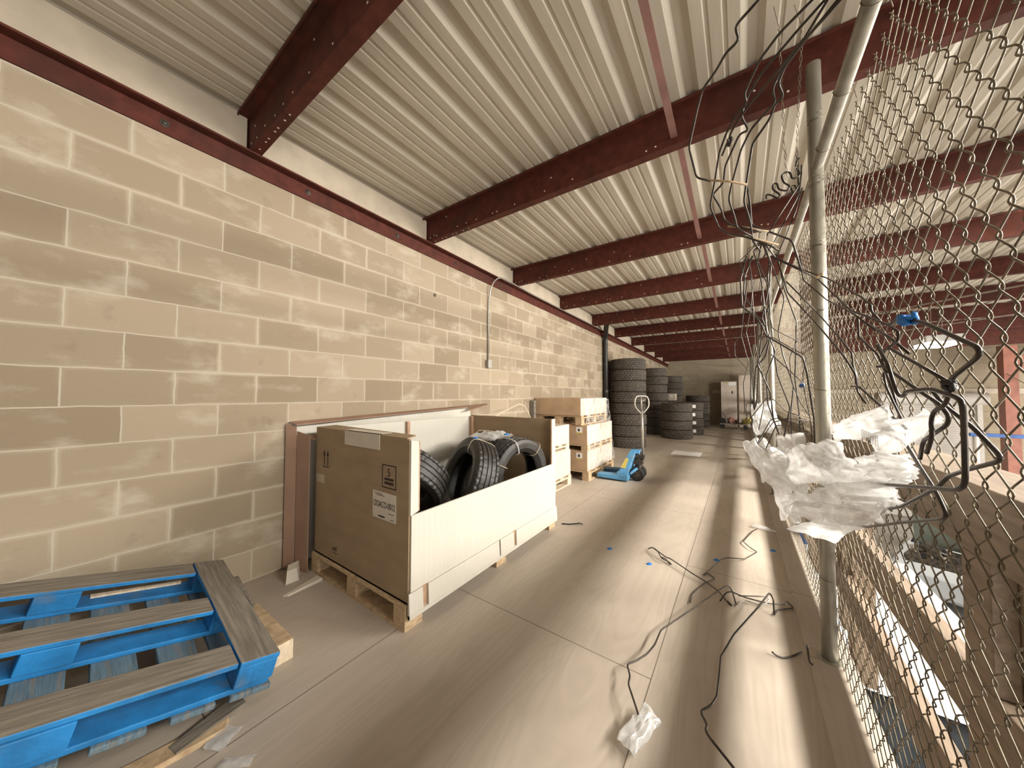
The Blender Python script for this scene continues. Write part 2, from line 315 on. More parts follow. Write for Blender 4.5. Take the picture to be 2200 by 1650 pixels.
# corrugated roof deck
b = MB(); P = .3134; prof = []
x = -2.425 - 2 * P
while x < 13.5:
    prof += [(x - .052, 0), (x - .020, .019), (x + .020, .019), (x + .052, 0), (x + .105, 0), (x + .112, .004), (x + .124, .004), (x + .131, 0), (x + .183, 0), (x + .19, .004), (x + .202, .004), (x + .209, 0)]
    x += P
ys = [Y0, YB]
vs = []; n = len(prof)
for th in (0, .012):
    for y in ys:
        for px_, pz in prof: vs.append((px_, y, zl(y) + JZH + pz + th))
fs = []
for i in range(n - 1):
    fs.append((i, i + 1, n + i + 1, n + i)); fs.append((2 * n + i, 3 * n + i, 3 * n + i + 1, 2 * n + i + 1))
fs += [(0, n, 3 * n, 2 * n), (n - 1, 3 * n - 1, 4 * n - 1, 2 * n - 1)]
b.add(vs, fs); struct(b.build('ceiling', M['deck']), 'ribbed cream metal roof deck', 'ceiling')
# block infill between purlins (above the ledger)
b = MB()
prev = Y0
for y in JY + [YB + 1]:
    e = min(y - .012, YB); 
    if e > prev: b.hexa([(WX, prev, zl(prev) + .0), (WX + .05, prev, zl(prev)), (WX + .05, e, zl(e)), (WX, e, zl(e))], [(WX, prev, zl(prev) + JZH), (WX + .05, prev, zl(prev) + JZH), (WX + .05, e, zl(e) + JZH), (WX, e, zl(e) + JZH)])
    prev = y + .075
struct(b.build('trim_3', mat('infill_render', (.47, .40, .31), .9, 0, .08, 5, bump=.1)), 'rendered infill between the purlin ends', 'trim')
# ledger angle
b = MB(); t = .012
def lz(y, d): return zl(y) + d
def strip(b, x0, x1, d0, d1): b.hexa([(x0, Y0, lz(Y0, d0)), (x1, Y0, lz(Y0, d0)), (x1, YB, lz(YB, d0)), (x0, YB, lz(YB, d0))], [(x0, Y0, lz(Y0, d1)), (x1, Y0, lz(Y0, d1)), (x1, YB, lz(YB, d1)), (x0, YB, lz(YB, d1))])
led = thing('steel_ledger', 'dark red steel ledger angle bolted along the top of the block wall', 'ledger', (WX, 0, 2.9))
b = MB(); strip(b, WX + .002, WX + .014, -.125, -.002); strip(b, WX + .014, WX + .085, -.014, -.002)
o = b.build('angle', M['red']); o.location = (0, 0, 0); o.parent = led; o.matrix_parent_inverse = Matrix.Translation((-WX, 0, -2.9))
for i, y in enumerate([-.5, .365, 1.154, 1.98, 2.8, 3.7, 4.6, 5.5, 6.4]):
    b = MB(); mm = Matrix.Translation((.014, y, zl(y) - .065 - 2.9)) @ Matrix.Rotation(PI / 2, 4, 'Y')
    b.lathe([(0.0001, 0), (.022, 0), (.022, .003), (.012, .004), (.011, .012), (.0001, .014)], 12, mm, closed=False); b.build('bolt', M['greasy'], led)
# purlins
dot_proto = None
ORD = ['first', 'second', 'third', 'fourth', 'fifth', 'sixth', 'seventh', 'eighth', 'ninth', 'tenth', 'eleventh']
XR = 11.5
for i, y in enumerate(JY):
    z = zl(y); H = JZH - .004
    root = thing('roof_purlin', {0: 'dark red steel purlin nearest the camera, running off the top edge of the view', 9: 'furthest dark red steel purlin, against the back wall'}.get(i, 'dark red steel roof purlin, %s from the camera' % ORD[i]), 'roof beam', (WX, y, z), group='roof purlins')
    b = MB(); X1 = XR - WX; t = .006
    b.box(.0, X1, 0, t, 0, H); b.box(0, X1, t, .068, 0, t); b.box(0, X1, .062, .068, t, .02)
    b.box(0, X1, -.068, 0, H - t, H); b.box(0, X1, -.068, -.062, H - .02, H - t)
    b.build('channel', M['red'], root)
    rnd = random.Random(i * 3 + 1); hole = None
    def put_dot(px_, py_, pz_, fl_=False):
        global dot_proto
        if dot_proto is None:
            b = MB(); b.lathe([(.0001, -.0006), (.0062, -.0006), (.0062, 0), (.0001, 0)], 8, Matrix.Rotation(PI / 2, 4, 'X'), closed=False); dot_proto = b.build('bolt_hole', M['dot'], root)  # small pale disc laid on the steel, nothing cut through
            o = dot_proto
        else: o = dot_proto.copy(); COL.objects.link(o); o.parent = root
        o.location = (px_, py_, pz_)
        if fl_: o.rotation_euler = (PI / 2, 0, 0)
    xs = [.1, .16, .2, .34, .5, .62, .75, .95, 1.0, 1.2, 1.5, 1.56, 1.75, 2.3, 2.36, 2.9, 3.0, 3.05]
    for xx in xs:
        zz = rnd.choice([.03, .035, .045, .04, .13, .19]); 
        if i < 8: put_dot(xx, -.0008, zz)
    if i < 3:
        for xx in (.14, .25, .3, .4, .45, .55, .62): put_dot(xx, .035, -.0006, True)
# bridging strap
root = thing('bridging_strap', 'pale red steel strap linking the purlins along the middle of the roof', 'strap', (-.33, 0, 3.0))
ypts = [-1.5] + JY
for a, c in zip(ypts[:-1], ypts[1:]):
    b = MB(); za, zc = zl(a) + .03, zl(c) + .045
    za = zl(a) + .17
    A = (a + .01); Cc = c - .002
    b.hexa([(-.02, A, za - 3.0), (.02, A, za - 3.0), (.02, Cc, zc - 3.0), (-.02, Cc, zc - 3.0)], [(-.02, A, za - 2.996), (.02, A, za - 2.996), (.02, Cc, zc - 2.996), (-.02, Cc, zc - 2.996)])
    b.build('strap_segment', M['pink'], root)
# ------------------------------------------------------------------ fence
FX = .375
fence = thing('chain_link_fence', 'tall chain link fence on galvanised posts along the loft edge', 'fence', (.335, 0, .009))
W_, H_ = .070, .090
b = MB(); amp = .0045
nw = int((16.4 - .25) / (W_ / 2)); rows = int(2.42 / (H_ / 2))
for i in range(nw):
    y0 = .25 + i * W_ / 2
    near = y0 < 3.2; mid = y0 < 7
    pts = []; ov = .0052
    for j in range(rows + 1):
        right = (i + j) % 2 == 0; sg = 1 if right else -1
        yy = y0 + (W_ / 2 + ov if right else -ov); zz = j * H_ / 2
        wob = .0022 * noise.noise(Vector((i * .7, j * .6, 1.3))); yy += wob
        if near: pts += [(FX - .335 - .0026 * sg, yy - sg * .0075, zz - .0115), (FX - .335 - .0018 * sg, yy - sg * .0022, zz - .0055), (FX - .335, yy, zz), (FX - .335 + .0018 * sg, yy - sg * .0022, zz + .0055), (FX - .335 + .0026 * sg, yy - sg * .0075, zz + .0115)]
        else: pts.append((FX - .335 + .0022 * sg, yy, zz))
    b.tube(pts, .0017 if near else (.0013 if mid else .0010), 6 if near else (4 if mid else 3), cap=False)
b.build('wire_mesh', M['wire'], fence, smooth=True)
for y in (2.232, 5.45, 8.7, 11.99, 15.3):
    b = MB(); b.tube([(0, y, 0), (0, y, zl(y) + .05 if y < 2.3 else zl(y) - .01)], .030, 20); b.build('post', M['galv'], fence, smooth=True)
    bb = MB(); bb.lathe([(.031, 0), (.05, 0), (.05, .004), (.031, .006)], 20, Matrix.Translation((0, y, 0))); bb.build('base_flange', M['galv'], fence)
b = MB(); b.tube([(0, -1.5, 2.445), (0, 2.19, 2.445)], .024, 18); b.build('top_rail', M['galv'], fence, smooth=True)
b = MB(); b.tube([(0, 2.27, 2.44), (0, 16.5, 2.42)], .021, 14); b.build('top_rail', M['galv'], fence, smooth=True)
for y, z in ((2.232, .39), (2.232, 1.32), (2.232, 1.02), (2.232, 1.72), (2.232, 2.05), (2.232, .75)):
    b = MB(); b.tube([(-.034 * math.cos(a) + .004, y + .033 * math.sin(a), z + .01 * math.sin(a * .5)) for a in [k * .35 - 1.9 for k in range(12)]], .0016, 6); b.build('tie_wire', M['wire'], fence, smooth=True)
for y in (1.35, 1.7, 2.05, .9, .5):
    b = MB(); b.tube([(.028 * math.cos(a) + .002, y + .008 * math.sin(a), 2.445 + .028 * math.sin(a)) for a in [k * .5 for k in range(13)]] + [(.04, y + .01, 2.40)], .0015, 6); b.build('tie_wire', M['wire'], fence, smooth=True)
for dy, dz in ((0, 0), (.012, .02), (-.01, .035), (.0, .33), (.01, .36), (0, -.32), (.01, -.3)):
    b = MB(); b.tube([(-.032, 2.232 + dy - .01, 2.35 + dz), (-.02, 2.205 + dy, 2.365 + dz), (.01, 2.2, 2.36 + dz), (.032, 2.22, 2.38 + dz), (.038, 2.24, 2.39 + dz)], .0014, 5); b.build('tie_wire', M['wire'], fence)
# two twisted wire strands hanging from the top rail
for k, (a, c) in enumerate((((.16, 1.75, 2.86), (.20, 2.02, 2.33)), ((.24, 1.80, 2.86), (.24, 2.08, 2.36)))):
    b = MB(); A, Cc = Vector(a), Vector(c)
    for ph in (0, PI):
        b.tube([A.lerp(Cc, q / 60) + Vector((.004 * math.cos(q * .9 + ph), .004 * math.sin(q * .9 + ph), 0)) + Vector((0, .02 * math.sin(q / 60 * PI), 0)) for q in range(61)], .0014, 4)
    A2 = A + Vector((0, .2, .3)); b.tube([A, A2], .0014, 4)
    tag(b.build('twisted_wire', M['wire']), ['twisted wire strand hanging left of the pipe post, nearer the tubes', 'twisted wire strand hanging right beside the sloping top rail'][k], 'wire')
# timber guard rail outside the mesh
gr = thing('guard_rail', 'timber guard rail of flat boards outside the chain link fence', 'guard rail', (.5, 0, 0))
RX = .455
for z0, z1 in ((.915, 1.06), (.475, .62), (.14, .285)):
    b = MB(); b.box(RX - .5, RX + .04 - .5, -2.5, 16.5, z0, z1); b.build('rail_board', M['wood'], gr, bevel=.003)
b = MB(); b.box(RX - .5 - .012, RX + .14 - .5, -2.5, 16.5, 1.06, 1.092); b.build('cap_board', M['wood'], gr, bevel=.003)
for y in (-.1, 1.23, 2.62, 4.02, 5.42, 6.82, 8.22, 9.62, 11.0, 12.4, 13.8, 15.2):
    b = MB(); b.box(RX + .04 - .5, RX + .13 - .5, y, y + .135, -.3, 1.06); b.box(RX - .5 - .0, RX + .04 - .5, y + .01, y + .125, -.03, .139); b.box(RX - .5, RX + .04 - .5, y + .01, y + .125, .286, .474); b.box(RX - .5, RX + .04 - .5, y + .01, y + .125, .621, .914)
    b.build('timber_post', M['wood'], gr, bevel=.003)
# ------------------------------------------------------------------ wall fittings
cd = thing('electrical_conduit', 'thin grey conduit arching over the ledger down to a wall box', 'conduit', (WX, 3.42, 0))
pts = [(.096, 7.6 - 3.42, zl(7.6) - .01), (.096, 6 - 3.42, zl(6) - .01), (.096, 4.4 - 3.42, zl(4.4) - .01)]
pts += [(.10, 3.75 - 3.42, zl(3.75) + .005), (.10, 3.62 - 3.42, 2.93), (.095, 3.52 - 3.42, 2.895), (.075, 3.45 - 3.42, 2.82), (.045, 3.425 - 3.42, 2.72), (.02, 0, 2.55), (.016, 0, 1.74)]
b = MB(); b.tube(smooth_path(pts, .05, 4), .0095, 8); b.build('conduit_pipe', M['cond'], cd, smooth=True)
b = MB(); b.box(0.001, .05, -.035, .035, 1.66, 1.76); ob = b.build('outlet_box', M['cond'], cd, bevel=.004)
b = MB(); b.box(0.05, .054, -.038, .038, 1.655, 1.765); b.build('box_cover', M['cond'], ob, bevel=.002)
dp = thing('drain_pipe', 'black drain pipe bending down the wall beside the tallest tyre stack', 'pipe', (WX, 8.28, 0))
b = MB(); b.tube(smooth_path([(.33, -.95, zl(7.5) + .2), (.33, -.95, 2.98), (.18, -.6, 2.86), (.09, -.36, 2.72), (.07, -.33, 2.6), (.07, -.33, .0)], .08, 5), .058, 14); b.build('pipe', M['black'], dp, smooth=True)
b = MB(); b.lathe([(.058, 0), (.068, 0), (.068, .06), (.058, .06)], 14, Matrix.Translation((.07, -.33, 1.35))); b.build('pipe_collar', M['black'], dp)
# ------------------------------------------------------------------ pallets
def pallet(name, label, x0, x1, y0, y1, z0=0.0, m=None, h=.14, group=None, base='y'):
    m = m or M['pine']; w, d = x1 - x0, y1 - y0
    root = thing(name, label, 'pallet', (x0, y0, z0), group=group)
    nb = 5 if d < 1.3 else 7
    for k in range(nb):
        c = (d - .1) * k / (nb - 1); b = MB(); b.box(0, w, c, c + .1, h - .02, h); b.build('deck_board', m, root, bevel=.002)
    for k in range(3):
        c = (w - .1) * k / 2
        b = MB(); b.box(c, c + .1, 0, d, h - .04, h - .021); b.build('stringer_board', m, root)
        b = MB()
        if base == 'y': b.box(c, c + .1, 0, d, 0, .018)
        else: e = (d - .12) * k / 2; b.box(0, w, e, e + .12, 0, .018)
        b.build('base_board', m, root)
        for j in range(3):
            e = (d - .12) * j / 2; b = MB(); b.box(c, c + .1, e, e + .12, .019, h - .041); b.build('block', m, root)
    return root
# ------------------------------------------------------------------ tyre boxes etc.
BX0, BX1, BY0, BY1 = -2.60, -1.515, 1.17, 2.88
pallet('wooden_pallet', 'pine pallet under the large open carton of tyres', BX0 - .01, BX1 - .005, BY0 - .015, BY1 + .03, 0, h=.14, base='x')
bx = thing('tyre_carton', 'large open cardboard pallet box holding loose car tyres', 'box', (BX0, BY0, .141))
bw, bd, bh, t = BX1 - BX0, BY1 - BY0, .905, .012
def two(b, name, mo, mi, axis, sign):   # outside one colour, inside another
    o = b.build(name, mo, bx); o.data.materials.append(mi)
    for p in o.data.polygons:
        if p.normal['xy'.index(axis)] * sign > .5: p.material_index = 1
    return o
b = MB(); b.box(0, bw - .001, 0, t, 0, bh); two(b, 'end_panel', M['card'], M['cream'], 'y', 1)
b = MB(); b.box(0, t, t + .001, bd - t, 0, bh); two(b, 'back_panel', M['card'], M['cream'], 'x', 1)
b = MB(); b.box(0, bw, bd - t, bd, 0, bh + .01); two(b, 'far_panel', M['card'], M['card'], 'y', 1)
# folded over top lip of the near end with tape
b = MB(); b.hexa([(.0, .0, bh), (bw - .02, -.0, bh), (bw - .05, .085, bh + .005), (.08, .10, bh + .012)], [(.0, .0, bh + .008), (bw - .02, 0, bh + .006), (bw - .05, .085, bh + .013), (.08, .10, bh + .02)]); b.build('top_flap', M['card'], bx)
b = MB(); b.hexa([(.09, t + .001, bh + .001), (.095, .1, bh + .02), (.5, .1, bh + .02), (.55, t, bh)], [(.09, t, bh + .004), (.095, .1, bh + .024), (.5, .1, bh + .023), (.55, t, bh + .004)])
b = MB(); b.box(bw - .68, bw - .28, -.004, -.0005, bh - .085, bh + .008); b.box(bw - .68, bw - .26, -.004, .07, bh + .0125, bh + .0145); b.build('paper_slip', M['paper'], bx)
# front side: lower half standing, cream
b = MB(); b.box(bw + .001, bw + .012, .01, bd + .01, .06, .485); b.build('side_panel', M['cream'], bx)
b = MB(); b.hexa([(bw - .001, .003, .485), (bw + .012, .003, .485), (bw + .01, .062, .50), (bw - .002, .062, .49)], [(bw - .001, .003, bh - .005), (bw + .012, .003, bh - .005), (bw + .01, .058, bh - .015), (bw - .002, .058, bh - .015)]); b.build('corner_strip', M['cream'], bx)
b = MB(); b.box(bw - .001, bw + .011, .0585, .0655, .5, bh - .015); b.build('strip_edge', M['cardedge'], bx)
b = MB(); b.box(bw - .002, bw + .012, bd - .055, bd + .008, .486, bh + .012); b.build('corner_strip', M['cream'], bx)
b = MB(); b.box(bw - .002, bw + .009, bd - .064, bd - .056, .486, bh + .01); b.build('strip_edge', M['cardedge'], bx)
# skirt: lower tray lip with slots
b = MB(); segs = [(-.01, .085), (.125, .80), (.815, .99), (1.025, bd + .015)]
for a, c in segs: b.hexa([(bw + .012, a, -.065), (bw + .03, a, -.065), (bw + .03, c, -.065), (bw + .012, c, -.065)], [(bw + .014, a, .068), (bw + .022, a, .068), (bw + .022, c, .068), (bw + .014, c, .068)])
b.box(bw + .012, bw + .03, -.01, bd + .015, -.068, -.045); b.build('skirt_flap', M['cream'], bx)
for a, c in ((.08, .13), (.985, 1.03)):
    b = MB(); b.box(bw + .0115, bw + .013, a, c, -.045, .07); b.build('slot', M['cardedge'], bx)
b = MB(); b.box(.12, .15, .3, .36, .0, bh); b.build('inner_post', M['cardedge'], bx) if False else None
b = MB(); b.box(t + .001, t + .03, .78, .81, 0, bh - .005); b.build('inner_seam', M['cardedge'], bx)
b = MB(); b.box(t + .001, t + .04, bd - t - .04, bd - t - .001, 0, bh - .002); b.build('inner_seam', M['cardedge'], bx)
b = MB(); b.box(.0, bw, .0, bd, -.0, .01); b.build('bottom_tray', M['card'], bx)
# prints on the near end
def onend(x, z): return (x - BX0, -.0012, z - .141)
b = MB(); x0, x1, z0, z1, tt = -1.768, -1.632, .745, .882, .006
for a in ((x0, x1, z1 - tt, z1), (x0, x1, z0, z0 + tt), (x0, x0 + tt, z0, z1), (x1 - tt, x1, z0, z1), (x0 + .025, x1 - .025, z0 + .022, z0 + .038), (x0 + .025, x1 - .025, z0 + .046, z0 + .060)):
    b.box(a[0] - BX0, a[1] - BX0, -.0012, -.0002, a[2] - .141, a[3] - .141)
smk = b.build('stacking_mark', M['ink'], bx)
text_obj('stacking_number', '5', .068, onend(-1.700, .835), (PI / 2, 0, 0), M['ink'], smk)
b = MB()
for xx in (-2.475, -2.425):
    b.box(xx - .005 - BX0, xx + .005 - BX0, -.0012, -.0002, .790 - .141, .865 - .141)
    b.add([(xx - .016 - BX0, -.0012, .858 - .141), (xx + .016 - BX0, -.0012, .858 - .141), (xx - BX0, -.0012, .898 - .141)], [(0, 1, 2)])
b.box(-2.495 - BX0, -2.405 - BX0, -.0012, -.0002, .775 - .141, .781 - .141); b.build('this_way_up_arrows', M['ink'], bx)
b = MB(); b.box(-1.86 - BX0, -1.628 - BX0, -.0016, -.0002, .555 - .141, .715 - .141); lab = b.build('shipping_label', M['paper'], bx)
text_obj('label_code', 'OOACO-0012', .052, (-1.744 - BX0, -.0022, .640 - .141), (PI / 2, 0, 0), M['ink'], lab, .66)
b = MB()
for k, (xa, xb, zz) in enumerate(((-1.84, -1.76, .700), (-1.82, -1.74, .692), (-1.80, -1.735, .566), (-1.68, -1.65, .566), (-1.70, -1.645, .598))): b.box(xa - BX0, xb - BX0, -.0024, -.0016, zz - .141, zz + (.009 if k == 2 else .003) - .141)
b.build('label_small_print', M['ink'], lab)
text_obj('small_print', 'KG-MAX', .02, (-1.70 - BX0, -.0012, .732 - .141), (PI / 2, 0, 0), M['cardedge'], bx)
b = MB(); b.box(-2.597 - BX0, -2.47 - BX0, -.0012, -.0002, .655 - .141, .715 - .141); b.build('clear_tape', M['tape'], bx)
b = MB(); b.box(-2.34 - BX0, -2.27 - BX0, -.0012, -.0002, .205 - .141, .209 - .141)
for k in range(3): b.box(-2.335 + k * .02 - BX0, -2.325 + k * .02 - BX0, -.0012, -.0002, .222 - .141, .24 + .005 * k - .141)
b.build('recycling_mark', M['ink'], bx)
# collapsed carton behind it against the wall
cc = thing('collapsed_carton', 'old brown carton standing flattened between the wall and the tyre carton', 'box', (-2.79, 1.06, 0))
def quad(b, a, c, d, e, th=.006, nrm=(1, 0, 0)):
    n_ = Vector(nrm) * th; P4 = [Vector(q) for q in (a, c, d, e)]; b.hexa([q for q in P4], [q + n_ for q in P4]); return b
b = MB(); quad(b, (.0, 0, .02), (.0, 2.0, .02), (.0, 2.0, 1.15), (.0, 0, 1.08)); o = b.build('back_sheet', M['cardred'], cc); o.data.materials.append(M['cream'])
for p in o.data.polygons:
    if p.normal.x > .5: p.material_index = 1
b = MB(); b.hexa([(.0, 0, 1.082), (.07, .02, 1.065), (.07, 1.9, 1.14), (.0, 2.05, 1.155)], [(0, 0, 1.09), (.07, .02, 1.072), (.07, 1.9, 1.147), (0, 2.05, 1.163)]); b.build('folded_rim', M['cardred'], cc)
b = MB(); b.hexa([(.005, 2.0, 1.155), (.12, 1.85, 1.10), (.13, 2.2, 1.16), (.03, 2.3, 1.17)], [(.005, 2.0, 1.162), (.12, 1.85, 1.107), (.13, 2.2, 1.167), (.03, 2.3, 1.177)]); b.build('torn_flap', M['cardred'], cc)
b = MB(); quad(b, (.008, -.02, .02), (.055, .03, 0), (.055, .03, 1.05), (.008, -.02, 1.08), .006, (0, -1, 0)); b.build('end_sheet', M['cardred'], cc)
b = MB(); quad(b, (.062, .035, 0), (.182, .07, 0), (.182, .07, .99), (.062, .035, 1.02), .006, (0, -1, 0)); b.build('end_sheet', M['cardred'], cc)
b = MB(); quad(b, (.1, .045, .97), (.18, .12, .95), (.185, .5, .98), (.09, .3, 1.0), .006, (0, 0, 1)); b.build('bent_flap', M['cardred'], cc)
b = MB(); b.hexa([(.15, -.05, .0), (.235, -.09, .0), (.24, -.01, .0), (.155, .03, 0)], [(.16, -.05, .095), (.225, -.08, .085), (.225, -.02, .085), (.16, .02, .10)]); b.build('crushed_corner', M['paper'], cc)
b = MB(); b.hexa([(-2.43, .905, 0), (-2.40, .93, 0), (-2.41, 1.14, .0), (-2.47, 1.13, .0)], [(-2.425, .91, .008), (-2.405, .925, .008), (-2.41, 1.14, .022), (-2.47, 1.13, .022)])
tag(b.build('cardboard_scrap', M['paper']), 'pale strip of torn cardboard on the floor beside the tyre carton', 'scrap')
# thin strap sticking up behind the box
b = MB(); b.tube(smooth_path([(-2.5, 3.1, .98), (-2.5, 3.3, 1.06), (-2.5, 3.75, 1.17), (-2.5, 3.9, 1.13), (-2.5, 4.05, .95), (-2.5, 4.05, .86)], .05), .006, 6)
tag(b.build('packing_strap', M['pinelight'], smooth=True), 'thin pale strap looping up between the tyre carton and the pallet stacks', 'strap')
# ------------------------------------------------------------------ tyres
def tyre_mesh(name, R, Wd, rin, m, n=72, tread='block', deep=.009):
    h = Wd / 2
    tp = [-.80, -.62, -.60, -.54, -.52, -.22, -.20, -.14, -.12, .12, .14, .20, .22, .52, .54, .60, .62, .80]
    prof = [(rin, -h * .62), (rin + .012, -h * .74), (rin + (R - rin) * .35, -h * .97), (rin + (R - rin) * .65, -h), (R - .035, -h * .95), (R - .010, -h * .87)]
    st = len(prof); gro = {2: 1, 3: 1, 6: 1, 7: 1, 10: 1, 11: 1, 14: 1, 15: 1}
    for k, q in enumerate(tp): prof.append((R - .004 * abs(q) ** 2 - (deep if k in gro else 0), q * h))
    en = len(prof)
    prof += [(R - .010, h * .87), (R - .035, h * .95), (rin + (R - rin) * .65, h), (rin + (R - rin) * .35, h * .97), (rin + .012, h * .74), (rin, h * .62), (rin + .02, h * .55), (R - .03, h * .75), (R - .022, 0), (R - .03, -h * .75), (rin + .02, -h * .55)]
    def mod(i, j):
        if st <= j < en:
            k = j - st
            band = 0 if k < 3 else 1 if k < 7 else 2 if k < 11 else 3 if k < 15 else 4
            if tread == 'block':
                if (i + band * 2) % 4 == 0: return -deep * 1.1
            else:
                if band in (0, 4) and i % 3 == 0: return -deep * .55
                if band in (1, 3) and i % 4 == 1: return -deep * .25
        return 0
    b = MB(); b.lathe(prof, n, None, True, mod); o = b.build(name, m); return o
def tyre_stack(x, y, n, R, Wd, rin, lab, group, jit=.012, n_seg=144, seed=0, proto=None, labels=False, z0=0):
    rnd = random.Random(seed); z = z0; first = proto
    for k in range(n):
        if first is None:
            o = tyre_mesh('tyre', R, Wd, rin, M['rubber'], n_seg); first = o
        else:
            o = first.copy(); COL.objects.link(o)
        o.location = (x + rnd.uniform(-jit, jit), y + rnd.uniform(-jit, jit), z + Wd / 2 + .001); o.rotation_euler = (0, 0, rnd.uniform(0, 6))
        if k in (0, n - 1): pos = 'bottom tyre' if k == 0 else 'top tyre'
        else: pos = '%s tyre from the floor' % ORD[k]
        tag(o, '%s of %s' % (pos, lab), 'tyre', group)
        if labels:
            root = o
            a = math.atan2(-y, -x + .3) + .28 - o.rotation_euler.z
            b = MB(); rr = R + .001
            b.add([(rr * math.cos(a + s * .13), rr * math.sin(a + s * .13), zz) for zz in (-.05, .05) for s in (-1, -.33, .33, 1)], [(0, 1, 5, 4), (1, 2, 6, 5), (2, 3, 7, 6)])
            b.build('paper_label', M['white'], o)
        z += Wd + .0005
    return first
T1 = tyre_stack(-2.34, 8.45, 8, .43, .272, .28, 'the tallest stack, beside the drain pipe', 'tyres of the tallest stack', seed=1)
T4 = tyre_stack(-1.60, 10.9, 4, .43, .262, .28, 'the low wide tyre stack in front', 'tyres of the low front stack', seed=2)
T2 = tyre_stack(-2.36, 11.7, 8, .405, .270, .26, 'the stack just behind the tallest one', 'tyres of the second stack', jit=.03, seed=3)
T3 = tyre_stack(-2.25, 14.3, 8, .40, .252, .26, 'the tall dark stack furthest back', 'tyres of the back stack', seed=4)
T5 = tyre_stack(-1.40, 12.3, 4, .40, .262, .26, 'the stack with white paper labels', 'tyres with white labels', seed=5, labels=True)
T6 = tyre_stack(-1.45, 15.3, 5, .43, .252, .27, 'the low stack beside the far wall', 'tyres of the furthest stack', seed=6)
b = MB(); b.box(-.19, .19, -.15, .15, 0, .24)
T7 = tyre_stack(-2.1, 12.75, 4, .36, .27, .24, 'the half hidden stack under the small carton', 'tyres under the small carton', seed=8)
root = thing('carton', 'small pale carton sitting on top of a half hidden tyre stack', 'box', (-2.05, 12.7, 1.09))
b.build('carton_body', M['cartonpale'], root, bevel=.004)
b = MB(); b.box(.03, .1, -.1515, -.15, .12, .18); b.build('carton_mark', M['white'], root)
# car tyres in the open carton
def loose_tyre(label, loc, ax, R=.33, Wd=.215, rin=.20, spin=0):
    q = Vector(ax).normalized().to_track_quat('Z', 'Y').to_matrix().to_4x4() @ Matrix.Rotation(spin, 4, 'Z')
    root = thing('passenger_tyre', label, 'tyre', loc, rot=q.to_euler(), group='loose car tyres in the open carton')
    o = tyre_mesh('tread_and_sidewall', R, Wd, rin, M['rubbernew'], 120, 'road', .008); o.parent = root
    return root
t1 = loose_tyre('dark car tyre lying tilted at the near left of the open carton', (-2.12, 1.60, .665), (.15, -.62, -.62), R=.335)
t2 = loose_tyre('car tyre leaning in the middle of the carton, its opening to the left', (-1.86, 2.02, .60), (-.40, -.85, .38), R=.335)
t3 = loose_tyre('car tyre at the far right of the carton, strapped with white bands', (-1.69, 2.47, .585), (.97, -.22, -.05), R=.325)
t4 = loose_tyre('car tyre half hidden behind the middle tyre in the carton', (-2.12, 2.52, .60), (-.6, -.75, .15), R=.32)
t5 = loose_tyre('bottom car tyre deep in the near end of the carton', (-2.20, 1.55, .262), (.0, .0, 1))
t6 = loose_tyre('bottom car tyre under the upright ones in the carton', (-2.2, 2.25, .262), (0, 0, 1))
def band(root, name, off, m, wv=.34, hh=.125, r=.0022):
    b = MB(); pts = []
    cx = (.335 + .20) / 2 * math.cos(off), (.335 + .20) / 2 * math.sin(off)
    er = Vector((math.cos(off), math.sin(off), 0))
    for k in range(24):
        a = 2 * PI * k / 24; q = er * (.268 + (.072) * math.cos(a)) + Vector((0, 0, (.117) * math.sin(a)))
        s = (abs(math.cos(a)) ** 4 + abs(math.sin(a)) ** 4) ** .25 ; q = er * (.268 + .072 * math.cos(a) / s) + Vector((0, 0, .117 * math.sin(a) / s)); pts.append(q)
    b.tube(pts, r, 6, closed=True); b.build(name, m, root, smooth=True)
for a_, n_, m_, r_ in ((1.9, 'white_strap', 'white', .004), (.9, 'thin_band', 'pinelight', .0022), (2.7, 'thin_band', 'pinelight', .0022)): band(t3, n_, a_, M[m_], r=r_)
band(t2, 'thin_band', 1.35, M['pinelight']); band(t1, 'thin_band', -1.9, M['pinelight']); band(t4, 'thin_band', 1.5, M['pinelight'])
# crumpled film + blue tags on top of tyres
def crumple(name, m, corners, bulge, seed, amp, nx=16, ny=14, parent=None, thick=True):
    A, B_, C_, D_ = [Vector(c) for c in corners]; nrm = (B_ - A).cross(D_ - A)
    nrm = nrm.normalized() if nrm.length > 1e-8 else Vector((0, 0, 1)); b = MB()
    for side in (0, 1):
        vs = []
        for j in range(ny + 1):
            for i in range(nx + 1):
                u, v = i / nx, j / ny
                p = A.lerp(B_, u).lerp(D_.lerp(C_, u), v)
                env = (math.sin(PI * u) * math.sin(PI * v)) ** .4
                nz = noise.noise(Vector((u * 5 + seed * 3.1, v * 5, side * 2.2))) + .9 * abs(noise.noise(Vector((u * 7, v * 6 + seed, side * 3)))) - .3
                e2 = noise.noise_vector(Vector((u * 3.3 + seed, v * 3.1, side * .0)))
                p = p + nrm * ((bulge if side else -bulge) * env + nz * amp * (1.3 if env > .2 else .6)) + e2 * amp * 1.1
                vs.append(p)
        fs = []
        for j in range(ny):
            for i in range(nx):
                a = j * (nx + 1) + i; fs.append((a, a + 1, a + nx + 2, a + nx + 1))
        b.add(vs, fs)
    o = b.build(name, m, parent, smooth=True)
    return o
tag(crumple('clear_film', M['polylight'], [(-1.95, 2.1, .93), (-1.72, 2.15, .94), (-1.70, 2.45, .93), (-1.98, 2.5, .93)], .03, 3, .02), 'crumpled clear film caught on top of the tyres in the carton', 'plastic film')
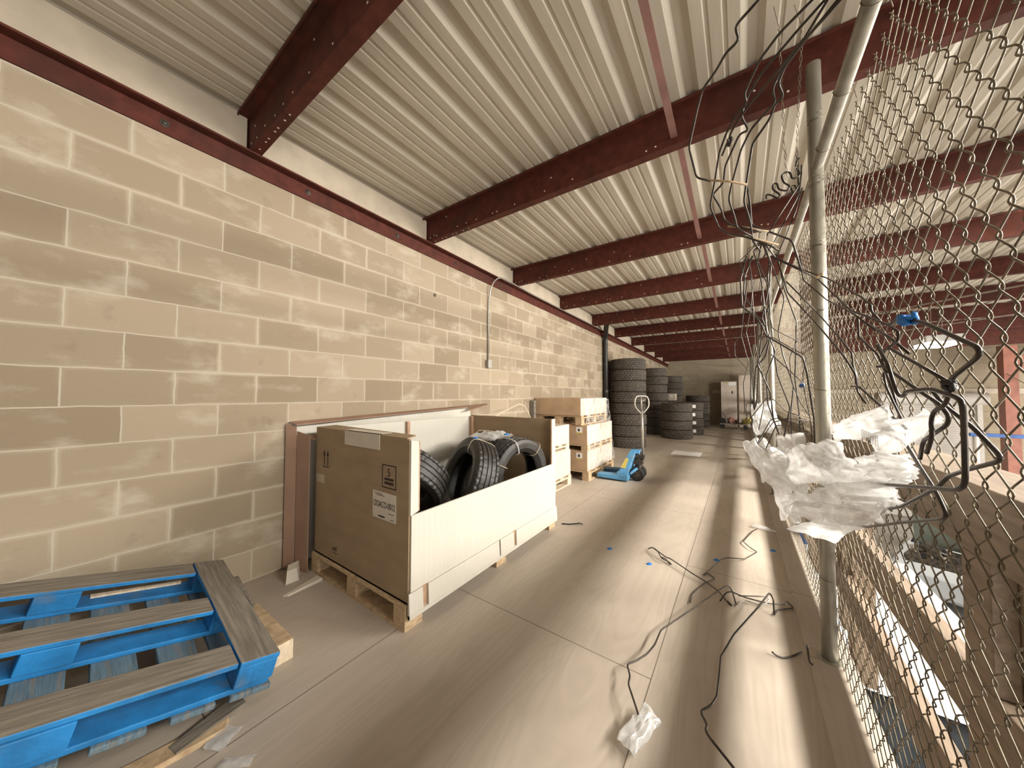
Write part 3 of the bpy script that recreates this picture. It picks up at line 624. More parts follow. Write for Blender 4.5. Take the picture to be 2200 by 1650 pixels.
for k, (x_, y_, z_) in enumerate(((-1.80, 2.05, .935), (-1.66, 2.3, .95))):
    b = MB()
    for q in range(4): b.box(-.03 + .012 * q, -.012 + .014 * q, -.01 + .006 * q, .01, -.004, .006 + .004 * (q % 2), Matrix.Translation((x_, y_, z_)) @ Matrix.Rotation(.5 * q, 4, 'Z'))
    tag(b.build('tape_scrap', M['bluetape']), ['blue tape scrap on the middle tyre in the carton', 'blue tape scrap on the strapped tyre at the right of the carton'][k], 'tape')
# ------------------------------------------------------------------ pallet stacks behind
def carton(label, x0, x1, y0, y1, z0, z1, m='carton', lab=None, mside=None, group=None):
    root = thing('carton', label, 'box', (x0, y0, z0), group=group); w, d, h = x1 - x0, y1 - y0, z1 - z0
    b = MB(); b.box(0, w, 0, d, 0, h); o = b.build('carton_body', M[m], root, bevel=.006)
    if mside:
        o.data.materials.append(M[mside])
        for p in o.data.polygons:
            if p.normal.x > .5: p.material_index = 1
    b = MB(); b.box(0, w, d / 2 - .025, d / 2 + .025, h, h + .001); b.box(w, w + .001, d / 2 - .025, d / 2 + .025, h - .1, h); b.build('packing_tape', M['tape'], root)
    if lab:
        b = MB(); b.box(w - lab - .1, w - lab, -.0015, -.0002, h - .13, h - .03); l_ = b.build('printed_label', M['white'], root)
        b = MB(); b.box(w - lab - .1, w - lab, -.0022, -.0016, h - .13, h - .112); b.build('label_stripe', M['yellow'], l_)
        b = MB(); b.box(w - lab - .07, w - lab - .04, -.0022, -.0016, h - .095, h - .055); b.build('label_symbol', M['ink'], l_)
    return root
# stack A, nearest
pallet('wooden_pallet', 'pine pallet under the low cream cartons just behind the tyre carton', -2.75, -2.04, 3.35, 4.42, 0, M['pinelight'])
carton('lower cream carton on the pallet just behind the tyre carton', -2.75, -2.05, 3.36, 4.42, .141, .50, 'cartonpale')
pallet('wooden_pallet', 'pine pallet between the two cream cartons behind the tyre carton', -2.75, -2.06, 3.36, 4.40, .501, M['pinelight'], h=.09)
carton('upper cream carton, low stack just behind the tyre carton', -2.74, -2.06, 3.37, 4.40, .592, .865, 'cartonpale')
# stack B
pallet('wooden_pallet', 'bottom pine pallet of the tall film wrapped carton stack', -2.79, -1.88, 4.68, 5.85, 0)
carton('bottom brown carton of the tall wrapped stack, with a printed label', -2.79, -1.90, 4.69, 5.84, .141, .44, 'carton', .08, 'cartonpale')
pallet('wooden_pallet', 'middle pine pallet of the tall film wrapped carton stack', -2.79, -1.90, 4.69, 5.84, .441, h=.09)
carton('middle brown carton of the tall wrapped stack, with a printed label', -2.79, -1.90, 4.69, 5.84, .532, .83, 'carton', .08, 'cartonpale')
pallet('wooden_pallet', 'upper pine pallet of the tall film wrapped carton stack', -2.79, -1.98, 4.66, 5.80, .831, h=.14)
carton('top brown carton of the tall wrapped stack, wider than the others', -2.79, -1.98, 4.64, 5.80, .972, 1.24, 'carton', None, 'cartonpale')
b = MB(); b.box(-2.797, -2.72, 4.50, 4.56, 0, 1.20); tag(b.build('timber_stud', M['grey']), 'dark timber stud standing on end between the wall and the wrapped stack', 'timber')
o = crumple('stretch_film', M['film'], [(-1.86, 4.68, .16), (-1.86, 5.86, .16), (-1.95, 5.80, 1.22), (-1.93, 4.64, 1.22)], .012, 21, .008, 26, 26)
tag(o, 'clear stretch film round the aisle side of the tall carton stack', 'plastic film')
# floor paper sheet near stacks
b = MB(); b.box(-.28, .28, -.3, .3, 0, .004); o = b.build('cardboard_sheet', M['white']); o.location = (-1.0, 8.15, .001); o.rotation_euler = (0, 0, .02)
tag(o, 'pale sheet lying flat on the floor in front of the tyre stacks', 'sheet')
# ------------------------------------------------------------------ pallet jack
jk = thing('pallet_jack', 'blue hand pallet jack with its forks pushed towards the wrapped cartons', 'pallet jack', (-1.40, 5.2, 0), math.radians(4))
for k, yy in enumerate((-.17, .23)):
    b = MB(); b.hexa([(-.46, yy - .08, .03), (-.02, yy - .08, .02), (-.02, yy + .08, .02), (-.46, yy + .08, .03)], [(-.46, yy - .08, .085), (-.02, yy - .08, .10), (-.02, yy + .08, .10), (-.46, yy + .08, .085)])
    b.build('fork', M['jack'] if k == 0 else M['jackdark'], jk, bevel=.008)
b = MB(); b.hexa([(-.16, -.25, .03), (.0, -.25, .02), (.0, .31, .02), (-.16, .31, .03)], [(-.16, -.25, .14), (.0, -.25, .14), (.0, .31, .14), (-.16, .31, .14)]); b.hexa([(-.14, -.22, .14), (.0, -.22, .14), (.0, .28, .14), (-.14, .28, .14)], [(.0, -.10, .44), (.085, -.10, .44), (.085, .16, .44), (.0, .16, .44)]); b.build('body', M['jack'], jk, bevel=.006)
b = MB(); b.hexa([(-.112, -.205, .20), (-.04, -.215, .20), (-.0, -.165, .34), (-.045, -.158, .34)], [(-.112, -.21, .20), (-.04, -.22, .20), (-.0, -.17, .34), (-.045, -.163, .34)]); b.build('warning_sticker', M['yellow'], jk)
b = MB(); b.box(.0, .13, -.05, .11, .40, .45); b.build('head_plate', M['jack'], jk, bevel=.005)
b = MB(); b.tube([(.10, .03, .14), (.10, .03, .42)], .045, 14); b.box(.04, .17, -.04, .10, .24, .31); b.box(.05, .19, -.02, .08, .33, .38); b.tube([(.14, -.06, .28), (.14, .12, .28)], .02, 10); b.build('pump_unit', M['greasy'], jk)
b = MB(); b.tube([(.02, -.17, .12), (.11, -.12, .2)], .02, 8); b.build('lever_link', M['jack'], jk)
for yy in (-.075, .115):
    mm = Matrix.Translation((.10, yy, .105)) @ Matrix.Rotation(PI / 2, 4, 'X')
    b = MB(); b.lathe([(.03, -.03), (.085, -.03), (.103, -.022), (.105, 0), (.103, .022), (.085, .03), (.03, .03)], 28, mm); w_ = b.build('wheel', M['black'], jk, smooth=False)
    b = MB(); b.lathe([(.004, -.032), (.045, -.032), (.045, .032), (.004, .032)], 18, mm); b.build('wheel_hub', M['greasy'], w_)
hx = [(.17, .03, .30), (.165, .03, .75), (.16, .03, 1.05)]
b = MB(); b.tube(hx, .016, 10); b.build('handle_shaft', M['metal'], jk, smooth=True)
b = MB(); g = [(.16, .03, 1.0), (.16 - .01, -.04, 1.06), (.15, -.085, 1.12), (.15, -.085, 1.22), (.15, -.05, 1.275), (.15, .11, 1.275), (.15, .145, 1.22), (.15, .145, 1.12), (.15, .10, 1.06), (.16, .03, 1.0)]
rt = Matrix.Rotation(math.radians(50), 4, 'Z')
g = [Vector((.16 + (q[1] - .03) * math.cos(math.radians(40)), .03 + (q[1] - .03) * math.sin(math.radians(40)), q[2])) for q in g]
b.tube(smooth_path(g, .035, 4), .011, 8); b.build('hand_loop', M['metal'], jk, smooth=True)
b = MB(); b.tube([(.16, .03, 1.05), (.15, .03, 1.27)], .009, 8); b.tube([(.16, .03, 1.2), (.20, .07, 1.22)], .007, 6); b.build('release_lever', M['metal'], jk, smooth=True)
# ------------------------------------------------------------------ far cartons and clutter
def tallcarton(label, x0, x1, y0, y1, z1, mark):
    root = thing('carton', label, 'box', (x0, y0, 0)); w, d = x1 - x0, y1 - y0
    b = MB(); b.box(0, w, 0, d, 0, z1); b.build('carton_body', M['cartonpale'], root, bevel=.006)
    b = MB()
    for k in range(1, 4): b.box(0, w, -.001, 0, z1 * k / 4, z1 * k / 4 + .006)
    b.build('seam', M['cardedge'], root)
    if mark:
        b = MB(); b.box(w * .5, w * .95, -.002, 0, z1 - .16, z1 - .03); b.build('printed_label', M['white'], root)
        b = MB(); b.box(w * .68, w * .76, -.002, 0, z1 - .5, z1 - .38); b.build('hand_hole', M['ink'], root)
        b = MB(); b.box(w * .22, w * .42, -.002, 0, z1 - .06, z1 - .02); b.build('yellow_sticker', M['yellow'], root)
tallcarton('tall pale carton with a white label against the far wall', -.66, -.13, 15.9, 16.45, 1.83, True)
tallcarton('taller pink carton at the far wall, right of the labelled one', -.06, .33, 16.1, 16.6, 2.08, False)
root = thing('flat_cart', 'low flat cart piled with scrap in front of the far cartons', 'cart', (-.25, 15.2, 0))
b = MB(); b.box(-.42, .45, -.3, .3, .16, .20); b.build('platform', M['metal'], root)
for x_ in (-.35, .38):
    for y_ in (-.22, .22):
        b = MB(); b.lathe([(.01, -.02), (.07, -.02), (.07, .02), (.01, .02)], 16, Matrix.Translation((x_, y_, .071)) @ Matrix.Rotation(PI / 2, 4, 'X')); b.build('caster', M['black'], root)
b = MB(); b.tube(smooth_path([(.43, -.25, .2), (.43, -.25, .95), (.43, .25, .95), (.43, .25, .2)], .08), .014, 8); b.build('push_handle', M['metal'], root, smooth=True)
rnd = random.Random(5)
for k, (nm, lb, mt) in enumerate((('scrap_box', 'dark box among the scrap on the flat cart', 'black'), ('scrap_box', 'red box at the left of the flat cart', 'redcol'), ('scrap_box', 'grey metal box on the flat cart', 'metal'), ('scrap_box', 'yellow box at the front of the flat cart', 'yellow'))):
    x_ = -.45 + .25 * k; b = MB(); b.box(-.09, .09, -.1, .1, 0, .13 + .05 * (k % 2)); b.box(-.05, .05, -.06, .04, .13 + .05 * (k % 2), .19 + .05 * (k % 2)); o = b.build(nm, M[mt], bevel=.01); o.location = (-.12 + x_, 15.15, .201); o.rotation_euler = (0, 0, k * .4); tag(o, lb, 'box')
b = MB(); b.tube(smooth_path([(.0, 13.9, .03), (-.35, 14.7, .28), (-.6, 14.98, .62)], .05), .012, 6); tag(b.build('steel_rod', M['tubepale'], smooth=True), 'pale rod leaning from the floor against the flat cart', 'rod')
# ------------------------------------------------------------------ blue pallet in the foreground
ex = Vector((-.99563736, .04795038, .08004383)); ey = Vector((-.01813475, -.96762891, .25172491)); ey = (ey - ex * ey.dot(ex)).normalized(); ez = ex.cross(ey); 
if ez.z < 0: ez = -ez
O = Vector((-1.6486, .6128, .1876)) - ez * .14
bp = thing('blue_pallet', 'worn blue pallet lying upside down and tilted in the near left corner', 'pallet')
bp.matrix_world = Matrix(((ex.x, ey.x, ez.x, O.x), (ex.y, ey.y, ez.y, O.y), (ex.z, ey.z, ez.z, O.z), (0, 0, 0, 1)))
def bl(name, m, x0, x1, y0, y1, z0, z1, bevel=.004):
    b = MB(); b.box(x0, x1, y0, y1, z0, z1); return b.build(name, m, bp, bevel=bevel)
PW, PL = 1.016, 1.219
for k, u in enumerate((0, .438, PW - .14)):
    for v in (0, .54, PL - .14):
        bl('block', M['blue'], u + .002, u + .138, v + .002, v + .138, .042, .119)
    bl('stringer_board', M['blue'], u + .01, u + .13, 0.01, PL - .01, .021, .041)
def board_top(o, side):
    o.data.materials.append(M['blue'])
    for p in o.data.polygons:
        if p.normal.z < .5: p.material_index = 1
for u in (0.004, .438, PW - .144): board_top(bl('bottom_board', M['grey'], u, u + .14, .146, PL - .146, .12, .14), 0)
for v in (0, PL - .14): board_top(bl('end_board', M['greyx'], -.002, PW, v, v + .14, .12, .141), 0)
for k in range(7):
    v = k * (PL - .12) / 6; bl('deck_board', M['bluefade'], -.004, PW + .004, v, v + (.14 if k in (0, 6) else .125), 0, .02)
b = MB(); b.hexa([(.42, -.012, .118), (.80, -.028, .112), (.78, -.006, .112), (.43, -.002, .118)], [(.42, -.014, .138), (.80, -.034, .124), (.78, -.006, .130), (.43, -.002, .14)]); b.build('splinter', M['grey'], bp)
b = MB(); b.hexa([(.995, .17, .05), (.99, .5, .045), (.96, .5, .042), (.98, .17, .042)], [(.995, .17, .056), (.99, .5, .05), (.96, .5, .048), (.98, .17, .05)]) ; b.build('splinter', M['pinelight'], bp)
# supports below
b = MB(); b.box(-2.3, -1.83, .64, .735, .0, .095); o = b.build('laminated_block', M['pine'], bevel=.003); tag(o, 'laminated plywood block sticking out from under the corner of the blue pallet', 'block')
o.data.materials.append(M['pinelight'])
for p in o.data.polygons:
    if p.normal.x > .5: p.material_index = 1
pallet('wooden_pallet', 'pine pallet on the floor propping up the blue pallet at the left edge', -2.72, -1.70, -1.35, -.20, 0)
pallet('wooden_pallet', 'second pine pallet stacked below the raised end of the blue pallet', -2.72, -1.72, -1.38, -.24, .141, h=.10)
b = MB(); b.hexa([(-1.70, .46, .0), (-1.64, .43, .0), (-1.71, -.05, .0), (-1.80, -.05, .0)], [(-1.71, .46, .016), (-1.65, .43, .014), (-1.71, -.05, .02), (-1.80, -.05, .02)]); tag(b.build('broken_slat', M['pine']), 'broken pale slat on the floor along the near edge of the blue pallet', 'slat')
b = MB(); b.hexa([(-1.78, .50, .0), (-1.70, .52, .0), (-1.66, .30, .0), (-1.72, .28, .0)], [(-1.77, .50, .03), (-1.70, .51, .028), (-1.67, .30, .02), (-1.72, .29, .02)]); tag(b.build('splintered_board', M['grey']), 'splintered grey board end on the floor under the blue pallet', 'board')
for k, (cs, lb) in enumerate(((((-1.66, .44, .012), (-1.60, .47, .012), (-1.56, .40, .008), (-1.63, .36, .008)), 'torn clear plastic shred beside the splintered board'), (((-1.52, .40, .01), (-1.44, .47, .01), (-1.42, .44, .008), (-1.50, .36, .008)), 'clear plastic shred lying apart, nearer the middle of the floor'))):
    tag(crumple('plastic_shred', M['polylight'], cs, .004, 30 + k, .005, 8, 6), lb, 'plastic film')
# blue paint flakes on the aisle floor
for k, (x_, y_, lb) in enumerate(((-.923, 2.75, 'small blue flake on the floor nearest the tyre carton'), (-.594, 2.68, 'small blue flake on the floor beside the wire tangle'), (-.175, 3.045, 'small blue flake beside the kinked tube on the floor'), (.20, 3.5, 'small blue flake at the edge of the raised strip'))):
    b = MB(); b.hexa([(x_ - .025, y_, 0), (x_, y_ - .012, 0), (x_ + .02, y_ + .01, 0), (x_, y_ + .02, 0)], [(x_ - .02, y_, .006), (x_, y_ - .01, .012), (x_ + .018, y_ + .01, .005), (x_, y_ + .018, .012)])
    tag(b.build('blue_flake', M['bluetape']), lb, 'scrap', 'blue flakes on the floor')
b = MB(); b.tube([(-1.49, 3.0, .006), (-1.42, 3.03, .006), (-1.33, 3.08, .02), (-1.31, 3.1, .006)], .006, 6); tag(b.build('wire_scrap', M['black']), 'short dark wire scrap on the floor at the far corner of the tyre carton', 'scrap')
# ------------------------------------------------------------------ tubes on the fence and floor
# bent tubes and bags: label, points in metres, radius
WIRES = [
    ('dark bent tube hanging furthest left of the upper bundle, kinked near its top', [[0.0811,1.2858,2.5809],[0.0117,1.3662,2.6094],[0.0075,1.3827,2.6062],[0.0162,1.4064,2.5912],[0.0058,1.4229,2.5906],[-0.0235,1.4465,2.5975],[-0.0559,1.4938,2.5901],[-0.1103,1.5505,2.5816],[-0.1343,1.6025,2.5518],[-0.1807,1.7113,2.4671],[-0.1591,1.7964,2.3591],[-0.1,1.8058,2.3249]], 0.0036),
    ('long thin steel tube from the ceiling, leftmost strand of the upper knot', [[0.2105,1.3058,2.5075],[0.1319,1.4098,2.5406],[0.0794,1.4855,2.5423],[0.0446,1.5564,2.5217],[0.031,1.5847,2.5098],[0.042,1.6084,2.4866],[0.0046,1.6415,2.4797],[-0.0333,1.6935,2.4517],[-0.0616,1.7455,2.4121],[-0.0834,1.8211,2.3352],[-0.1106,1.8967,2.2479],[-0.0752,1.9582,2.1508],[-0.0399,1.9724,2.1201],[0.0367,1.9818,2.085],[0.1298,2.0055,2.0267],[0.1623,2.0196,1.9985]], 0.0034),
    ('thin steel tube with a zigzag bend below the upper knot of tubes', [[0.2444,1.3311,2.5145],[0.1823,1.4304,2.5386],[0.0873,1.5533,2.5425],[0.0455,1.6147,2.5251],[0.0284,1.6525,2.505],[0.0223,1.6762,2.4883],[0.0486,1.714,2.4422],[0.0156,1.7235,2.4489],[-0.0415,1.8133,2.3801],[-0.0507,1.8605,2.3276],[-0.0987,1.8936,2.303],[-0.0654,1.9315,2.2408],[-0.053,1.9645,2.1908],[-0.025,1.9787,2.1622],[0.0375,1.9882,2.1303],[0.0979,1.9976,2.0996]], 0.0034),
    ('straight thin steel tube crossing the upper bundle to the zigzag knot', [[0.2446,1.3016,2.4939],[0.1955,1.4387,2.5023],[0.0394,1.6325,2.4845],[-0.0083,1.6893,2.4599],[-0.0526,1.7649,2.4043]], 0.0032),
    ('thin steel tube with an open S bend beside the pipe post', [[0.2713,1.2716,2.4426],[0.192,1.4135,2.4754],[0.1334,1.508,2.4716],[0.1163,1.5505,2.4571],[0.1306,1.5836,2.4283],[0.0933,1.6215,2.4207],[0.0556,1.6593,2.4088],[0.0205,1.716,2.3734],[-0.02,1.82,2.2778],[-0.0316,1.8578,2.2359],[-0.0098,1.9051,2.1678],[-0.0006,1.9382,2.1204],[0.063,1.9618,2.0696]], 0.0034),
    ('steel tube with a small bulging loop at the right of the upper bundle', [[0.2729,1.3116,2.4836],[0.2048,1.444,2.507],[0.1545,1.5244,2.505],[0.1359,1.5716,2.4895],[0.1558,1.6095,2.4547],[0.1315,1.6284,2.4547],[0.1177,1.6709,2.4298],[0.0602,1.7418,2.3949],[0.0386,1.8505,2.2885],[0.0283,1.9025,2.2291],[0.051,1.9545,2.1542],[0.0643,2.016,2.0652],[0.0916,2.0396,2.0239]], 0.0036),
    ('short steel tube dropping from the tape band beside the upper bundle', [[0.039,1.8776,2.2907],[0.0517,1.9225,2.2309],[0.0582,1.9887,2.1415],[0.2143,2.0313,2.0388],[0.2518,2.0893,1.9013]], 0.0034),
    ('dark steel tube running from the knot to a hooked end below the top rail', [[0.1328,2.0179,1.9781],[0.2717,2.1012,1.8986],[0.335,2.0553,1.8388],[0.335,1.5582,1.6288],[0.335,1.4591,1.5778],[0.335,1.4534,1.5555],[0.335,1.3633,1.5026]], 0.0042),
    ('dark steel tube sloping down the fence to a double bend left of the blue tape', [[0.1428,2.0238,1.9694],[0.315,2.1544,1.8722],[0.315,1.5833,1.5914],[0.315,1.2345,1.4777],[0.315,1.1767,1.4511],[0.315,1.1837,1.4316],[0.315,1.2763,1.417],[0.315,1.2978,1.3918],[0.315,1.2575,1.3574]], 0.0045),
    ('thick dark tube with blue tape knotted round it and a hooked lower end', [[0.29,1.1365,1.4636],[0.29,1.0853,1.4698],[0.29,1.0405,1.463],[0.29,0.9508,1.4343],[0.29,0.8631,1.3988],[0.29,0.7919,1.3705],[0.29,0.7886,1.3576],[0.29,0.8685,1.3285],[0.29,0.8754,1.3088],[0.29,0.8942,1.2826],[0.29,0.9377,1.2691],[0.29,0.9491,1.2497],[0.29,0.9445,1.225],[0.29,0.971,1.1884]], 0.0052),
    ('straight dark tube ending in a rounded hook in the middle of the fence', [[0.31,1.2692,1.4076],[0.31,1.2746,1.4172],[0.31,1.2202,1.4177],[0.31,1.0614,1.3648],[0.31,0.9406,1.3233]], 0.0048),
    ('dark tube with a pointed lozenge bend above the plastic bags', [[0.3,1.2691,1.3744],[0.3,1.2192,1.373],[0.3,1.1347,1.3433],[0.3,0.9432,1.2815],[0.3,0.9121,1.2616],[0.3,0.9219,1.246],[0.3,1.0172,1.2081],[0.3,1.0357,1.1678]], 0.0052),
    ('thickest dark tube bent into a tall rectangular frame on the right of the fence', [[0.28,1.1794,1.4216],[0.28,1.1159,1.3705],[0.28,1.0888,1.3304],[0.28,1.0629,1.2983],[0.28,1.0316,1.2966],[0.28,1.0178,1.3071],[0.28,0.9083,1.3107],[0.28,0.8211,1.2949],[0.28,0.81,1.2846],[0.28,0.8096,1.2277],[0.28,0.8121,1.1628],[0.28,0.8371,1.1479],[0.28,0.9228,1.1321],[0.28,1.1649,1.084],[0.28,1.2808,1.0649]], 0.0056),
    ('thick dark tube with a sharp arrow bend, furthest right on the fence', [[0.32,1.0382,1.3106],[0.32,0.993,1.2807],[0.32,0.9002,1.2459],[0.32,0.8284,1.2072],[0.32,0.835,1.1986],[0.32,0.9157,1.172],[0.32,0.9847,1.1465],[0.32,1.0329,1.1131],[0.32,1.2182,1.0246],[0.32,1.3381,0.9821]], 0.0052),
    ('dark tube with a small hooked end hanging above the labelled bag', [[0.305,1.5514,1.3283],[0.305,1.4655,1.3255],[0.305,1.313,1.2814],[0.305,1.1836,1.2426],[0.305,1.1072,1.2208],[0.305,1.1174,1.2084]], 0.0045),
    ('dark tube with a five sided bend rising out of the plastic bags', [[0.307,1.3922,1.1608],[0.307,1.3447,1.1902],[0.307,1.283,1.2007],[0.307,1.1354,1.1932],[0.307,1.0689,1.1526],[0.307,0.9918,1.1108],[0.307,0.9563,1.0794],[0.307,0.9759,1.0657],[0.307,1.1722,0.9972],[0.307,1.4345,0.9014],[0.307,1.6725,0.8295]], 0.005),
    ('long dark tube crossing the pipe post and dropping past the bags', [[0.325,1.6336,1.6007],[0.325,1.5468,1.5537],[0.325,1.544,1.4909],[0.325,1.3713,1.417],[0.325,1.3098,1.3599],[0.325,1.2663,1.3089],[0.325,1.2183,1.233]], 0.0045),
    ('dark tube lying across the middle of the pipe post', [[0.1593,2.0337,1.9521],[0.1964,2.0575,1.7931],[0.295,2.0476,1.63],[0.295,1.5836,1.4348],[0.295,1.4489,1.3633],[0.295,1.4433,1.3315]], 0.0045),
    ('dark tube crossing low over the pipe post with a long straight end', [[0.1909,2.0536,1.8512],[0.315,2.178,1.7099],[0.315,1.7085,1.5029],[0.315,1.5795,1.4388],[0.315,1.5738,1.3978],[0.315,1.5291,1.3556],[0.315,1.534,1.3111],[0.315,1.4489,1.2739]], 0.0042),
    ('thin dark tube hanging nearly straight beside the labelled bag', [[0.315,1.2881,1.3591],[0.315,1.2729,1.3224],[0.315,1.2193,1.2747],[0.315,1.1662,1.2321]], 0.0038),
    ('short thick tube stub ending below the blue tape', [[0.335,1.4974,1.5266],[0.335,1.3158,1.4569],[0.335,1.1949,1.4004]], 0.005),
    ('thin tube lying under the thicker tubes beside the pipe post', [[0.2466,2.0853,1.974],[0.2576,2.0932,1.8576],[0.305,1.8833,1.7001],[0.305,1.5337,1.5766],[0.305,1.2939,1.4753]], 0.0036),
    ('thin tube arching left of the fence above the back cartons', [[0.1831,2.8,1.6866],[0.1004,3.4,1.7959],[0.0194,3.4,1.8187],[-0.0355,3.4,1.751],[-0.0338,3.4,1.6336],[0.0832,3.4,1.469],[0.0909,3.4,1.2561]], 0.004),
    ('thin looped tube hanging from the far end of the knot', [[0.046,2.6,2.2044],[0.0118,2.6,2.0549],[0.0178,2.6,1.8746],[0.096,2.6,1.7861],[0.1208,2.6,1.7287],[0.1368,2.6,1.6731],[0.2338,2.6,1.59],[0.3106,2.6,1.5226],[0.3275,2.6,1.4204],[0.3631,2.6,1.1605],[0.3888,2.6,0.9949]], 0.0038),
    ('tangled thin tube running down beside the second fence post', [[0.0859,2.9,2.3002],[0.0387,2.9,2.1618],[0.0314,2.9,2.0261],[0.0979,2.9,1.8678],[0.1541,2.9,1.7999],[0.1706,2.9,1.6785],[0.15,2.9,1.5727],[0.0912,2.9,1.4918],[0.0782,2.9,1.2988],[0.0765,2.9,1.2023]], 0.004),
    ('thin tube running from the second post to the dark tape knot', [[0.1831,2.8,1.6866],[0.2857,2.8,1.5984],[0.351,2.8,1.5496],[0.3323,2.8,1.4303],[0.331,2.8,1.3648]], 0.0036),
    ('thin tube dropping from the dark tape knot to the bags', [[0.1659,2.7,1.5632],[0.3194,2.7,1.373],[0.3328,2.7,1.2576],[0.3762,2.7,1.1139],[0.4035,2.7,0.973]], 0.0038),
    ('thin tube hanging left of the dark tape knot', [[0.3065,2.75,1.6563],[0.2629,2.75,1.5396],[0.2682,2.75,1.3863],[0.3068,2.75,1.2563],[0.3529,2.75,1.1617]], 0.0034),
    ('thin tube with a rounded corner left of the plastic bags', [[0.0473,3.0,1.1103],[0.1545,3.0,1.2768],[0.1973,3.0,1.2626],[0.2611,3.0,1.1798],[0.3327,3.0,1.1528],[0.4173,3.0,1.059]], 0.0042),
    ('hairpin tube standing out from the bags, nearest the aisle', [[0.0915,2.9,0.9574],[0.1698,2.9,1.1282],[0.2158,2.9,1.1419],[0.3204,2.9,1.0955],[0.3548,2.9,1.1198]], 0.0042),
    ('hairpin tube standing out from the bags, second in the row', [[0.0928,2.8,0.9639],[0.1725,2.8,1.1119],[0.2429,2.8,1.1433],[0.3907,2.8,1.1337]], 0.0042),
    ('hairpin tube standing out from the bags, third in the row', [[0.1286,2.7,0.9464],[0.1831,2.7,1.1032],[0.2416,2.7,1.1065],[0.3288,2.7,1.0593],[0.4199,2.7,1.0454]], 0.0042),
    ('long thin tube joining the hairpins to the bags below', [[0.045,2.85,1.1257],[0.0898,2.85,0.9575],[0.1892,2.85,0.8749],[0.2759,2.85,0.8401]], 0.0036),
    ('thin tube with two bends beside the second post', [[0.1303,2.7,2.0149],[0.1196,2.7,1.915],[0.1621,2.7,1.83],[0.1776,2.7,1.728],[0.3085,2.7,1.6277]], 0.0036),
    ('thin tube hanging straight down between the second post and the knot', [[0.1874,3.0,2.2856],[0.1752,3.0,2.1509],[0.1916,3.0,1.9862],[0.1394,3.0,1.7947],[0.1156,3.0,1.5723],[0.1002,3.0,1.2615],[0.0789,3.0,1.1864]], 0.0036),
    ('serpentine coiled dark tube high beside the pipe post', [[0.3606,2.9,2.9117],[0.3337,2.9,2.8758],[0.3417,2.9,2.837],[0.3759,2.9,2.8116],[0.3581,2.9,2.7835],[0.3141,2.9,2.7769],[0.3062,2.9,2.8275],[0.2796,2.9,2.8441],[0.2565,2.9,2.8231],[0.2692,2.9,2.7702],[0.3044,2.9,2.7331],[0.286,2.9,2.7042],[0.2411,2.9,2.7325],[0.2329,2.9,2.7839],[0.2096,2.9,2.7805],[0.2089,2.9,2.7443],[0.2495,2.9,2.6934],[0.2399,2.9,2.6667],[0.1943,2.9,2.713],[0.1708,2.9,2.7214],[0.1749,2.9,2.6893]], 0.0045),
    ('second coiled dark tube just under the serpentine one', [[0.3931,2.95,2.9402],[0.3661,2.95,2.9039],[0.3913,2.95,2.846],[0.3631,2.95,2.7499],[0.3798,2.95,2.7081],[0.3446,2.95,2.709],[0.3322,2.95,2.7615],[0.3094,2.95,2.7459],[0.335,2.95,2.6765],[0.3704,2.95,2.6759]], 0.004),
    ('long straight thin rod leaning behind the pipe post, uppermost of three', [[0.3926,2.8,2.8036],[0.3448,2.8,2.6874],[0.2475,2.8,2.5273],[0.1643,2.8,2.3895]], 0.003),
    ('middle straight thin rod of the three behind the pipe post', [[0.3877,2.8,2.7608],[0.335,2.8,2.6118],[0.2638,2.8,2.4646],[0.2086,2.8,2.3421],[0.1433,2.8,2.2421]], 0.003),
    ('lowest straight thin rod of the three behind the pipe post', [[0.3814,2.8,2.6512],[0.316,2.8,2.505],[0.2707,2.8,2.3709],[0.1967,2.8,2.1828]], 0.003),
    ('thin loose tube in the far tangle, leftmost strand', [[0.0839,2.05,2.0683],[0.0074,2.35,2.0943],[0.0428,2.35,1.9434],[0.0224,2.35,1.7925],[0.0079,2.35,1.6509],[0.0411,2.35,1.4864],[0.0139,2.35,1.3685],[0.0189,2.35,1.1954]], 0.0032),
    ('thin loose tube in the far tangle, second strand', [[0.0876,2.05,2.0673],[0.0485,2.47,2.1993],[0.0729,2.47,1.9685],[0.0588,2.47,1.8205],[0.0339,2.47,1.6877],[0.0645,2.47,1.5128],[0.0493,2.47,1.3345],[0.0454,2.47,1.1539]], 0.0032),
    ('thin loose tube in the far tangle, third strand', [[0.0914,2.05,2.0663],[0.0612,2.59,2.1457],[0.0728,2.59,1.9684],[0.0774,2.59,1.7805],[0.0809,2.59,1.6186],[0.1215,2.59,1.3915],[0.1172,2.59,1.2279],[0.0891,2.59,1.0743]], 0.0032),
    ('thin loose tube in the far tangle, fourth strand', [[0.0951,2.05,2.0653],[0.0877,2.71,2.2665],[0.1267,2.71,2.0494],[0.1382,2.71,1.863],[0.1512,2.71,1.6494],[0.0925,2.71,1.5094],[0.1601,2.71,1.309],[0.1707,2.71,1.1339]], 0.0032),
    ('thin loose tube in the far tangle, fifth strand', [[0.0988,2.05,2.0643],[0.1136,2.83,2.2273],[0.1712,2.83,2.0321],[0.129,2.83,1.8299],[0.1968,2.83,1.5925],[0.1451,2.83,1.4263],[0.1509,2.83,1.2364],[0.2055,2.83,1.0325]], 0.0032),
    ('thin loose tube in the far tangle, sixth strand', [[0.1025,2.05,2.0633],[0.1938,2.95,2.2276],[0.1781,2.95,2.0097],[0.1853,2.95,1.8136],[0.196,2.95,1.6279],[0.2144,2.95,1.4391],[0.2777,2.95,1.2096],[0.2421,2.95,1.0098]], 0.0032),
